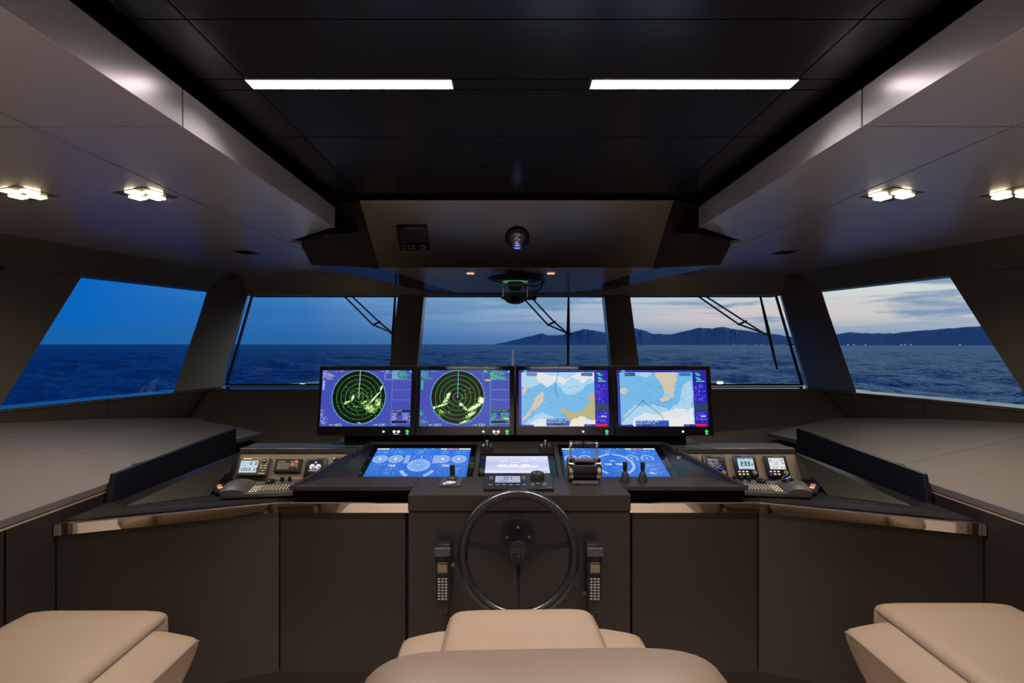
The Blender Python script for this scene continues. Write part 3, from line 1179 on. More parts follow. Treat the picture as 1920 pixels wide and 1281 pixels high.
for s in (-1, 1):
    MB().tube([(s * 0.082, 0, zz(522)), (s * 0.084, 0, mz)], 0.003, 6).obj('hanger_rod', steel, t)
    MB().lathe([(0.008, -0.008), (0.010, 0), (0.008, 0.008)], 10, M4.Translation(V((s * 0.086, 0, mz)))).obj('pivot_knob', plastic, t)
cab = [(0.05, 0, zz(515))]
for k in range(13):
    a = math.radians(100 - k * 24)
    cab.append((0.125 + 0.065 * math.cos(a), 0.02, zz(530) + 0.062 * math.sin(a)))
MB().tube(cab, 0.005, 6).obj('cable', rubber, t, smooth=60)
MB().tube([(0.09, 0.03, 0), (0.19, 0.03, zz(515)), (0.205, 0.02, zz(526)), (0.15, 0.0, zz(537)), (0.04, 0, zz(534))], 0.005, 6).obj('cable', rubber, t, smooth=60)

# ================================================================== HELM CONSOLE
RT = -0.608                       # height of the pod top
pod = thing('helm_pod', 'dark central helm pedestal carrying the wheel and throttle', 'console', (0, 2.05, 0))
MB().prism([R(-0.45, 1.95, RT), R(0.45, 1.95, RT), R(0.45, 2.22, RT), R(-0.45, 2.22, RT)], (0, 0, -0.066), 0.004).obj('top_cap', paint, pod, world=True)
MB().bx(-0.448, 0.448, 1.954, 2.22, 0.0, E - 0.676, 0.003).obj('front_panel', paint, pod, world=True)
for s in (-1, 1):
    side = 'port' if s < 0 else 'starboard'
    a, b = sorted((s * 0.45, s * 0.966))
    q = MB().prism([R(s * 0.4505, 2.065, RT), R(s * 0.966, 2.065, RT), R(s * 0.90, 2.222, RT), R(s * 0.4505, 2.222, RT)], (0, 0, -0.018), 0.002)
    q.obj('side_shelf', paint, pod, world=True)
    MB().bx(*sorted((s * 0.452, s * 0.98)), 2.10, 2.13, E - 0.70, E - 0.628).obj('shelf_recess', gap, pod, world=True)

# ---- inclined screen deck
DO, DN_SL = R(0, 2.28, -0.623), 0.296
d_up = V((0, 1, DN_SL)).normalized()
d_n = V((1, 0, 0)).cross(d_up)


def deck(px, py, lift=0.0):
    return frame_at(hit(px, py, DO + d_n * lift, d_n), (1, 0, 0), d_up)


def dpt(x, Y, lift=0.0):
    return V((x, Y, E - 0.623 + DN_SL * (Y - 2.28))) + d_n * lift


dk = thing('screen_deck', 'dark sloping deck with angled cheeks holding the three flush touchscreens', 'console', (0, 2.4, E - 0.75))
MB().prism([dpt(-0.80, 2.215, -0.004), dpt(0.80, 2.215, -0.004), dpt(0.775, 2.61, -0.004), dpt(-0.775, 2.61, -0.004)], -d_n * 0.03).obj('deck_plate', black, dk, world=True)
MB().prism([dpt(-0.79, 2.575, 0.004), dpt(0.79, 2.575, 0.004), dpt(0.79, 2.64, 0.004), dpt(-0.79, 2.64, 0.004)], -d_n * 0.03, 0.002).obj('back_strip', paint, dk, world=True)
# central block that carries the small levers, and its two ribs
MB().prism([dpt(-0.195, 2.475, 0.012), dpt(0.185, 2.475, 0.012), dpt(0.185, 2.58, 0.012), dpt(-0.195, 2.58, 0.012)], -d_n * 0.03, 0.003).obj('lever_block', paint, dk, world=True)
for x0, x1 in ((-0.212, -0.188), (0.188, 0.212)):
    MB().prism([dpt(x0, 2.22, 0.014), dpt(x1, 2.22, 0.014), dpt(x1, 2.58, 0.014), dpt(x0, 2.58, 0.014)], -d_n * 0.03, 0.002).obj('rib', paint, dk, world=True)
for s in (-1, 1):
    m_ = lambda p: mx(p, s)
    ca, cb = R(-0.966, 2.07, RT), R(-0.772, 2.56, -0.522)
    th = V((-0.016, -0.006, 0))
    foot = [R(-0.757, 2.575, -0.545), R(-0.757, 2.235, -0.640), R(-0.90, 2.20, -0.645)]
    inb = MB()
    fan = [ca + V((0.012, 0.004, -0.004)), cb + V((0.006, 0, -0.002))] + foot
    tb = [m_(p) for p in fan]
    for a_, b_, c_ in ((0, 1, 2), (0, 2, 3), (0, 3, 4)):
        inb.poly([tb[a_], tb[b_], tb[c_]])
    bmesh.ops.recalc_face_normals(inb.bm, faces=inb.bm.faces)
    inb.obj('cheek_lining', material('cheek_lacquer', (0.010, 0.011, 0.020), 0.22, linear=True, noise=0.1), dk, world=True)
    MB().prism([m_(ca), m_(cb), m_(cb + V((0.004, 0, -0.09))), m_(R(-0.87, 2.32, -0.668)), m_(R(-0.94, 2.14, -0.64)), m_(ca + V((0.004, 0, -0.018)))], m_(th)).obj('cheek', paint, dk, world=True)

# ---- raster art for the touchscreens


def art_engine(mirror, n0):
    W, H = 300, 168
    r = Ras(W, H, C(44, 116, 224))
    g2 = np.linspace(0, 1, H)[:, None, None]
    r.a = r.a * (1.05 - 0.25 * g2) + 0 * r.a
    wht, pale, lt = C(225, 236, 250), C(150, 188, 236), C(88, 142, 222)
    rng = random.Random(n0)
    r.rect(0, 0, W, 9, C(60, 120, 200))
    r.rect(0, 0, 38, 9, C(205, 215, 215))
    r.rect(W - 38, 0, 38, 9, C(205, 220, 205))
    r.rect(W - 96, 0, 20, 9, C(195, 220, 190))
    r.rect(W - 72, 1, 16, 7, C(235, 130, 160))
    r.rect(W - 54, 1, 12, 7, C(235, 110, 140))
    for x in (45, 62, 150, 176):
        r.rect(x, 3, 8, 4, pale)
    for x in (6, 52, W - 94, W - 48):
        r.frame(x, 14, 42, 24, lt)
        r.scrib(rng, x + 3, 17, 36, 19, pale, 3)
    r.frame(124, 14, 44, 14, pale)
    r.text(138, 18, '2.8', wht)
    r.scrib(rng, 132, 31, 28, 6, pale, 1)
    if mirror:
        for x in (22, 66, W - 88, W - 40):
            r.disc(x, 62, 20, pale, 15, 230, 360)
            r.disc(x, 62, 20, pale, 15, 0, 130)
            r.disc(x, 62, 13, lt, 11)
            r.text(x - 4, 58, '4', wht, 2)
        r.disc(150, 96, 62, pale, 53, 5, 150)
        r.disc(150, 96, 62, pale, 53, 210, 355)
        r.disc(150, 96, 40, lt, 38)
        r.text(120, 92, '700', wht, 2)
        r.text(154, 92, '700', wht, 2)
        r.scrib(rng, 136, 72, 30, 12, wht, 2)
        r.scrib(rng, 138, 112, 26, 8, pale, 2)
        r.scrib(rng, 8, 96, 60, 50, lt, 6)
        for k in range(3):
            r.rect(222, 96 + k * 22, 70, 1, pale)
            r.scrib(rng, 226, 100 + k * 22, 60, 12, pale, 2)
        r.text(246, 140, '41', wht, 2)
    else:
        for x in (24, 72, W - 82, W - 32):
            r.disc(x, 66, 23, C(165, 195, 238))
            r.disc(x, 66, 19, lt, 17)
            r.disc(x, 66, 15, C(130, 170, 228))
            r.rect(x - 6, 65, 12, 3, wht)
            r.rect(x - 2, 58, 4, 14, wht)
        for x, sgn in ((106, 1), (194, -1)):
            r.poly([(x - 6, 44), (x + 10, 44), (x + 10, 92), (x - 6, 92)], C(140, 172, 232))
            r.line(x + 16 * sgn + 2, 44, x + 16 * sgn + 2, 92, pale)
        r.frame(130, 44, 40, 20, pale)
        r.rect(149, 48, 3, 12, wht)
        r.disc(150, 102, 34, C(120, 164, 230))
        r.disc(150, 102, 34, wht, 32.5)
        r.disc(150, 102, 22, pale, 20.5)
        r.text(142, 99, '223', wht)
        for k in range(12):
            a = k * math.pi / 6
            r.disc(150 + 27 * math.cos(a), 102 + 27 * math.sin(a), 2.2, wht)
        r.disc(150, 118, 54, C(150, 182, 236), 42, 105, 150)
        r.disc(150, 118, 54, C(150, 182, 236), 42, 210, 255)
        for x in (10, W - 92):
            r.rect(x, 96, 82, 1, pale)
            r.scrib(rng, x, 100, 36, 56, lt, 6)
            r.frame(x + 44, 114, 38, 42, lt)
            r.scrib(rng, x + 48, 118, 30, 34, pale, 4)
        r.text(58, 100, '700', wht, 2)
        r.text(220, 100, '700', wht, 2)
    return r


def art_yacht():
    W, H = 200, 98
    r = Ras(W, H, C(190, 196, 225))
    t = np.abs(np.linspace(-1, 1, H))[:, None]
    for k in range(3):
        r.a[:, :, k] = C(168, 176, 214)[k] * (1 - 0.5 * t) + C(228, 230, 244)[k] * (0.5 * t + 0.15)
    wht = C(250, 250, 255)
    for y, x0, x1 in ((30, 45, 70), (36, 78, 104), (26, 116, 136), (14, 146, 166)):
        r.rect(x0, y, x1 - x0, 3, wht)
        r.rect(x0 + 4, 10, 1, 44, C(215, 218, 238))
        r.rect(x1 - 4, 10, 1, 44, C(215, 218, 238))
    r.poly([(34, 56), (166, 54), (172, 60), (150, 68), (44, 68)], C(232, 234, 246))
    for x in (40, 74, 112):
        r.rect(x, 50, 28, 6, wht)
    r.rect(0, 86, W, 12, C(225, 226, 240))
    for x in (176, 186):
        r.rect(x, 88, 8, 5, C(150, 155, 190))
    r.rect(80, 2, 6, 3, wht)
    return r


def flush_screen(label, x0, x1, gx0, gx1, Y0, Y1, gY0, gY1, ras):
    cx, cy = (gx0 + gx1) / 2, (gY0 + gY1) / 2
    m = frame_at(dpt(cx, cy, 0.0), (1, 0, 0), d_up)
    t = thing('touchscreen', label, 'display', mat=m)
    k = math.sqrt(1 + DN_SL ** 2)
    MB().box((0, 0, 0.0015), (gx1 - gx0, (gY1 - gY0) * k, 0.005), 0.001).obj('cover_glass', material('black_cover_glass', (0.002, 0.002, 0.003), 0.07, linear=True, noise=0.3), t)
    raster_object('screen', ras, x1 - x0, (Y1 - Y0) * k, t, screen_m, z=0.0046, ox=(x0 + x1) / 2 - cx, oy=((Y0 + Y1) / 2 - cy) * k)
    return t


flush_screen('sloping blue engine-gauge touchscreen with round dials, port of the wheel', -0.728, -0.243, -0.755, -0.216, 2.265, 2.53, 2.24, 2.57, art_engine(False, 3))
flush_screen('sloping blue engine touchscreen with one big dial behind the throttle', 0.232, 0.716, 0.216, 0.755, 2.265, 2.53, 2.24, 2.57, art_engine(True, 9))
flush_screen('small pale touchscreen showing the yacht outline between the two blue screens', -0.158, 0.152, -0.186, 0.186, 2.30, 2.452, 2.235, 2.472, art_yacht())

# ---- monitors
MY0, MY1 = 2.57, 2.625
mr0, mr1 = -0.487, -0.1165
mW = 0.5305
m_up = V((0, MY1 - MY0, mr1 - mr0))
mH = m_up.length
rowx = -0.0105


def radar(seed, kind):
    W, H = 340, 212
    r = Ras(W, H, C(64, 76, 176))
    rng = random.Random(seed)
    cx, cy, R0 = 142, 102, 101
    wht = C(205, 210, 235)
    gre = C(60, 225, 70)
    txt = wht if kind == 0 else gre
    r.disc(cx, cy, R0, C(0, 5, 4))
    d = np.hypot(r.xx - cx, r.yy - cy)
    nr = np.random.RandomState(seed)

    def speck(px, py, sx, sy, rot, n, hot, size=(0.7, 2.0)):
        for _ in range(int(n * 0.6)):
            u, v = nr.normal(0, 1, 2)
            x = px + u * sx * math.cos(rot) - v * sy * math.sin(rot)
            y = py + u * sx * math.sin(rot) + v * sy * math.cos(rot)
            if math.hypot(x - cx, y - cy) > R0 - 3:
                continue
            q = nr.rand()
            c = C(255, 252, 225) if q < hot else (C(250, 235, 110) if q < hot + 0.15 else C(70, 235, 60) if q < hot + 0.45 else C(150, 250, 110))
            rr = nr.uniform(*size)
            y0, y1 = max(0, int(y - 3)), int(y + 4)
            x0, x1 = max(0, int(x - 3)), int(x + 4)
            sub = np.hypot(r.xx[y0:y1, x0:x1] - x, (r.yy[y0:y1, x0:x1] - y) * 1.1) <= rr
            r.a[y0:y1, x0:x1][sub] = c
    nf = nr.rand(H, W)
    for _ in range(1):
        nf = (nf + np.roll(nf, 1, 0) + np.roll(nf, -1, 0) + np.roll(nf, 1, 1) + np.roll(nf, -1, 1)) / 5
    nf = (nf - nf.min()) / (nf.max() - nf.min())
    acc = np.zeros((H, W))

    def blob(px, py, sx, sy, rot, gain=1.0):
        u = (r.xx - px) * math.cos(rot) + (r.yy - py) * math.sin(rot)
        v = -(r.xx - px) * math.sin(rot) + (r.yy - py) * math.cos(rot)
        np.maximum(acc, gain * np.exp(-0.5 * ((u / sx) ** 2 + (v / sy) ** 2)), out=acc)
    if kind == 0:
        speck(cx, cy - 8, 24, 24, 0, 260, 0.05, (0.4, 0.8))
        speck(cx - 20, cy + 10, 50, 40, 0, 120, 0.3, (0.5, 1.2))
        speck(cx + 60, cy + 30, 22, 22, 0, 160, 0.4, (0.5, 1.3))
        blob(cx + 44, cy + 42, 26, 15, 0.45, 0.86)
        blob(cx + 74, cy + 22, 13, 24, -0.1, 0.80)
        blob(cx + 60, cy + 2, 30, 3.0, -0.85, 1.15)
        blob(cx + 84, cy - 34, 9, 3.5, -1.25, 1.2)
        blob(cx + 20, cy + 20, 14, 6, -0.3, 0.85)
        blob(cx - 23, cy + 2, 5, 12, 0.35, 1.05)
        blob(cx - 44, cy + 20, 13, 6, -0.4, 0.95)
        blob(cx - 5, cy + 38, 24, 7, 0.1, 0.62)
        blob(cx + 5, cy + 97, 8, 3, 0, 0.9)
    else:
        speck(cx - 62, cy + 60, 18, 10, 0.2, 60, 0.3, (0.5, 1.3))
        speck(cx + 40, cy - 5, 20, 20, 0, 40, 0.1, (0.5, 1.3))
        speck(cx, cy, 55, 40, 0, 30, 0.1, (0.5, 1.1))
        blob(cx - 36, cy - 4, 6, 15, 0.35, 1.2)
        blob(cx - 46, cy + 14, 10, 6, -0.5, 1.05)
        blob(cx - 58, cy + 30, 24, 4.5, -0.35, 0.95)
        blob(cx - 88, cy + 40, 9, 4.5, -0.35, 1.2)
        blob(cx - 60, cy + 55, 18, 10, 0.2, 0.62)
        blob(cx + 14, cy + 28, 8, 6, 0.6, 1.1)
        blob(cx + 30, cy + 42, 12, 5, 0.9, 0.95)
        blob(cx + 66, cy + 36, 26, 6.5, -0.5, 1.25)
        blob(cx + 90, cy + 12, 10, 12, -0.6, 1.3)
        blob(cx + 50, cy + 66, 24, 8, -0.6, 0.95)
        blob(cx + 26, cy + 92, 20, 4, -0.35, 1.0)
    val = acc * nf
    inside = d < R0 - 2
    for lo, c in ((0.33, C(60, 215, 55)), (0.375, C(225, 225, 90)), (0.41, C(255, 250, 215)), (0.54, C(255, 255, 248))):
        r.a[(val > lo) & inside & (acc > 0.25)] = c
    rings = 6
    for k in range(1, rings):
        r.disc(cx, cy, R0 * k / rings + 0.5, C(50, 205, 50), R0 * k / rings - 0.5)
    r.disc(cx, cy, R0 + 0.8, C(90, 220, 210), R0 - 0.9)
    r.line(cx, cy, cx + 2, cy - R0, C(200, 215, 225) if kind == 0 else C(80, 200, 240), 1.6)
    r.rect(cx - 3, cy, 7, 1, C(230, 240, 250))
    for k in range(36):
        a = k * math.pi / 18
        l = 6 if k % 3 == 0 else 3
        r.line(cx + (R0 + 1) * math.sin(a), cy - (R0 + 1) * math.cos(a), cx + (R0 + l) * math.sin(a), cy - (R0 + l) * math.cos(a), C(120, 225, 240), 0.6)
    # side panels
    r.frame(2, 2, 12, 8, txt)
    r.text(18, 3, '3' if kind == 0 else '1.5', txt)
    r.scrib(rng, 38, 3, 42, 5, txt, 1)
    r.scrib(rng, 2, 11, 48, 26, txt, 5, 0.75)
    for k in range(6):
        r.rect(4, 40 + k * 6, 7, 4, txt)
    r.scrib(rng, 2, 150, 12, 24, txt, 5, 0.9)
    r.scrib(rng, 2, 176, 30, 30, txt, 5, 0.6)
    for x, w_ in ((34, 22), (58, 24), (196, 24), (222, 24)):
        r.rect(x, 203, w_, 7, C(30, 40, 120))
        r.text(x + 2, 204, '000.0' if x < 150 else '3.000', wht)
    r.frame(58, 202, 24, 9, C(80, 220, 230))
    r.frame(222, 202, 26, 9, C(80, 220, 230))
    r.rect(240, 1, 14, 6, C(60, 225, 70))
    r.scrib(rng, 222, 3, 16, 5, txt, 1)
    r.frame(238, 10, 30, 26, txt)
    r.scrib(rng, 268, 2, 68, 34, C(75, 235, 80), 6, 0.85)
    r.scrib(rng, 268, 2, 22, 34, wht if kind == 0 else gre, 6, 0.7)
    r.disc(336, 5, 4, C(60, 210, 250))
    ln = C(140, 150, 210) if kind == 0 else C(70, 215, 150)
    for y in (36, 74, 112, 150):
        r.rect(268, y, 72, 1, ln)
    r.rect(267, 36, 1, 176, ln)
    r.rect(268, 150, 72, 9, C(20, 26, 70))
    r.scrib(rng, 270, 152, 66, 6, txt, 1, 0.9)
    r.scrib(rng, 270, 162, 24, 28, txt, 5, 0.8)
    r.rect(296, 162, 8, 8, C(15, 20, 70))
    r.scrib(rng, 308, 162, 30, 28, txt, 5, 0.85)
    r.rect(270, 190, 55, 10, C(15, 18, 60))
    r.frame(268, 189, 70, 13, ln)
    r.scrib(rng, 272, 204, 20, 6, txt, 1, 0.8)
    if kind == 1:
        r.rect(246, 36, 20, 5, C(230, 200, 60))
        r.rect(318, 181, 18, 4, C(235, 225, 60))
    return r


def chart(seed, kind):
    W, H = 340, 212
    r = Ras(W, H, C(120, 190, 238))
    rng = random.Random(seed)
    nr = np.random.RandomState(seed)
    deep, midc, shal, land, land2 = C(228, 236, 242), C(176, 216, 244), C(110, 186, 238), C(214, 204, 182), C(192, 180, 132)
    if kind == 0:
        r.poly(rough([(0, 0), (340, 0), (340, 50), (250, 60), (210, 95), (180, 90), (150, 60), (130, 40), (60, 60), (0, 55)], 1), midc)
        r.poly(rough([(60, 0), (300, 0), (296, 40), (270, 28), (240, 50), (200, 26), (170, 56), (140, 40), (110, 66), (70, 40)], 2), deep)
        r.poly(rough([(20, 212), (60, 170), (90, 158), (130, 175), (190, 200), (230, 212)], 3), midc)
        r.poly(rough([(40, 212), (80, 180), (120, 195), (150, 212)], 4), deep)
        for _ in range(1500):
            x, y = nr.uniform(10, 286), nr.uniform(60, 200)
            r.rect(x, y, 1, 1, C(60, 140, 205))
        r.poly(rough([(12, 74), (34, 50), (40, 56), (28, 80), (12, 104)], 5), land)
        r.poly(rough([(12, 182), (30, 160), (52, 130), (60, 110), (88, 82), (96, 92), (92, 118), (70, 140), (40, 172), (14, 192)], 6), land)
        r.poly(rough([(155, 140), (172, 148), (196, 162), (240, 152), (268, 126), (262, 100), (286, 84), (286, 190), (240, 170), (190, 190), (176, 170)], 7), land2)
        r.poly(rough([(184, 212), (210, 182), (232, 172), (260, 186), (286, 186), (286, 212)], 8), C(240, 236, 220))
        r.line(150, 8, 140, 50, C(30, 40, 60), 1)
        r.line(140, 50, 138, 70, C(30, 40, 60), 1)
        r.line(138, 70, 148, 104, C(30, 40, 60), 1)
        for _ in range(26):
            x, y = rng.choice(((155, 140), (110, 84), (70, 136), (25, 180), (250, 110), (60, 66)))
            r.rect(x + rng.uniform(-14, 14), y + rng.uniform(-5, 7), 2, 2, C(190, 70, 160))
    else:
        r.poly(rough([(60, 0), (130, 0), (130, 18), (100, 26), (70, 18)], 9), midc)
        r.poly(rough([(210, 212), (286, 150), (286, 60), (250, 80), (240, 110), (225, 130), (190, 150), (120, 134), (60, 130), (20, 170), (12, 212)], 10), midc)
        r.poly(rough([(50, 212), (60, 178), (110, 160), (140, 168), (200, 150), (286, 140), (286, 212)], 11), deep)
        r.poly(rough([(140, 212), (190, 190), (286, 150), (286, 212)], 12), C(238, 240, 240))
        r.poly(rough([(250, 60), (286, 36), (286, 106), (270, 104), (262, 120), (240, 126)], 13), midc)
        for _ in range(700):
            x, y = nr.uniform(12, 250), nr.uniform(10, 130)
            r.rect(x, y, 1, 1, C(70, 150, 212))
        for _ in range(140):
            x, y = nr.normal(160, 60), nr.normal(110, 26)
            if 14 < x < 284:
                r.rect(x, y, 2, 1, C(40, 80, 140))
        r.poly(rough([(146, 8), (230, 8), (228, 40), (216, 70), (216, 96), (200, 104), (188, 114), (168, 120), (156, 112), (176, 100), (180, 84), (170, 56), (150, 30)], 14), land)
        r.poly(rough([(180, 84), (206, 86), (196, 100), (172, 104)], 15), C(150, 205, 242))
        r.poly(rough([(10, 70), (34, 66), (40, 76), (30, 90), (10, 88)], 16), land)
        r.line(16, 190, 96, 116, C(25, 35, 60), 1)
        r.line(96, 116, 112, 130, C(25, 35, 60), 1)
        r.line(112, 130, 150, 158, C(25, 35, 60), 1)
        r.line(150, 158, 166, 176, C(25, 35, 60), 1)
        r.line(166, 176, 176, 208, C(25, 35, 60), 1)
        r.rect(95, 112, 3, 6, C(25, 35, 60))
        for _ in range(24):
            x, y = rng.choice(((32, 72), (160, 108), (180, 116), (222, 40), (164, 62), (170, 140)))
            r.rect(x + rng.uniform(-8, 8), y + rng.uniform(-8, 8), 2, 2, C(175, 70, 170))
    for _ in range(260):
        x, y = nr.uniform(14, 284), nr.uniform(30, 180)
        r.rect(x, y, 1, 1, C(70, 130, 190))
    for _ in range(16):
        r.rect(nr.uniform(20, 270), nr.uniform(20, 180), rng.randint(5, 14), 1, C(60, 90, 130))
    # chrome of the program
    r.rect(0, 0, W, 8, C(45, 40, 170))
    r.rect(18, 0, 14, 7, C(80, 190, 250))
    r.scrib(rng, 36, 2, 60, 5, C(110, 120, 215), 1)
    r.scrib(rng, 200, 2, 130, 5, C(120, 130, 230), 1)
    r.rect(0, 0, 10, H, C(32, 36, 150))
    for k in range(18):
        r.rect(2, 12 + k * 11, 5, 4, C(90, 100, 200))
    r.rect(288, 8, 52, H - 8, C(38, 28, 185))
    r.rect(288, 126, 52, 28, C(40, 66, 100))
    gy = C(70, 240, 90)
    for k, (x, y, w_) in enumerate(((298, 10, 14), (302, 16, 18), (300, 27, 14), (304, 33, 16), (302, 40, 30))):
        r.rect(x, y, w_, 4, gy)
    r.scrib(rng, 292, 56, 44, 66, C(130, 120, 235), 9, 0.5)
    r.scrib(rng, 292, 160, 44, 38, C(140, 130, 235), 5, 0.5)
    r.rect(310, 172, 20, 5, C(190, 190, 230))
    r.rect(290, 203, 42, 9, C(235, 20, 80))
    r.rect(246, 204, 44, 8, C(30, 50, 160))
    r.scrib(rng, 250, 206, 36, 5, C(150, 170, 230), 1)
    r.rect(10, 206, 46, 6, C(30, 70, 160))
    r.rect(30, 10, 40, 12, C(110, 130, 150) if kind == 0 else C(20, 70, 130))
    r.rect(238, 10, 44, 12, C(80, 110, 150) if kind == 0 else C(40, 120, 195))
    r.scrib(rng, 33, 13, 30, 7, C(170, 180, 90) if kind else C(150, 160, 175), 2)
    bx0 = 104 if kind == 0 else 66
    if kind:
        r.rect(bx0, 190, 124, 22, C(50, 80, 190))
    else:
        r.rect(bx0, 184, 86, 26, C(52, 88, 178))
    r.text(bx0 + 2, 186 if not kind else 191, 'System in Silent Mode', C(235, 240, 250))
    r.text(bx0 + 2, 194 if not kind else 199, 'Audible alerts off', C(205, 215, 240))
    r.rect(bx0 + 26, 203 if not kind else 207, 32, 3, C(20, 26, 60))
    r.a *= 0.92
    return r


arts = [radar(2, 0), radar(7, 1), chart(5, 0), chart(11, 1)]
labels = ['radar monitor with white lettering at the port end of the row',
          'radar monitor with green lettering beside the chart monitors',
          'chart monitor showing a tan coastline and islands, beside the green-lettered radar',
          'chart monitor with a pale tan peninsula at the starboard end of the row']
for i in range(4):
    cxm = rowx + (i - 1.5) * mW
    m = frame_at(V((cxm, (MY0 + MY1) / 2, E + (mr0 + mr1) / 2)), (1, 0, 0), m_up)
    t = thing('monitor', labels[i], 'monitor', mat=m, group='monitors above the helm')
    MB().box((0, 0, -0.022), (mW - 0.003, mH, 0.044), 0.004).obj('frame', plastic, t)
    MB().box((0, 0, 0.0005), (mW - 0.012, mH - 0.010, 0.002), 0.0008).obj('front_glass', MATS['black_cover_glass'], t)
    raster_object('screen', arts[i], 0.482, 0.300, t, screen_m, z=0.0022, ox=-0.005, oy=0.012)
    zi = 0.0022
    yi = -mH / 2 + 0.022
    k = MB().prism([(0.088, yi, zi), (0.096, yi - .007, zi), (0.104, yi, zi), (0.096, yi + .007, zi)], (0, 0, 0.0008)).obj('brightness_icon', icon_w, t)
    if i < 2:
        b = MB()
        for xx in (0.152, 0.176):
            b.lathe([(0.0075, 0), (0.0075, 0.0008), (0.0052, 0.0008), (0.0052, 0)], 18, M4.Translation(V((xx, yi, zi))))
        b.box((0.164, yi, zi + 0.0004), (0.007, 0.003, 0.0008))
        b.box((0.164, yi - 0.0125, zi + 0.0004), (0.026, 0.0025, 0.0008))
        b.obj('source_icon', icon_w, t)
    b = MB().lathe([(0.0085, 0), (0.0080, 0.0009), (0.0, 0.0009)], 20, M4.Translation(V((0.222, yi + 0.001, zi))))
    b.obj('power_icon', icon_g, t)
    MB().box((0.222, yi - 0.0125, zi + 0.0004), (0.014, 0.003, 0.0008)).obj('power_legend', icon_w, t)
sup = thing('monitor_support', 'low black plinth carrying the row of four monitors', 'stand', (0, 2.66, E - 0.6))
MB().bx(-0.93, 0.91, 2.60, 2.78, E - 0.545, E - 0.488, 0.004).obj('plinth', gap, sup, world=True)
MB().bx(-0.98, 0.96, 2.70, 2.74, E - 0.49, E - 0.30, 0.004).obj('bracket', gap, sup, world=True)
MB().bx(-1.0, 1.0, 2.64, 3.0, E - 0.60, E - 0.545).obj('base', dash_m, sup, world=True)

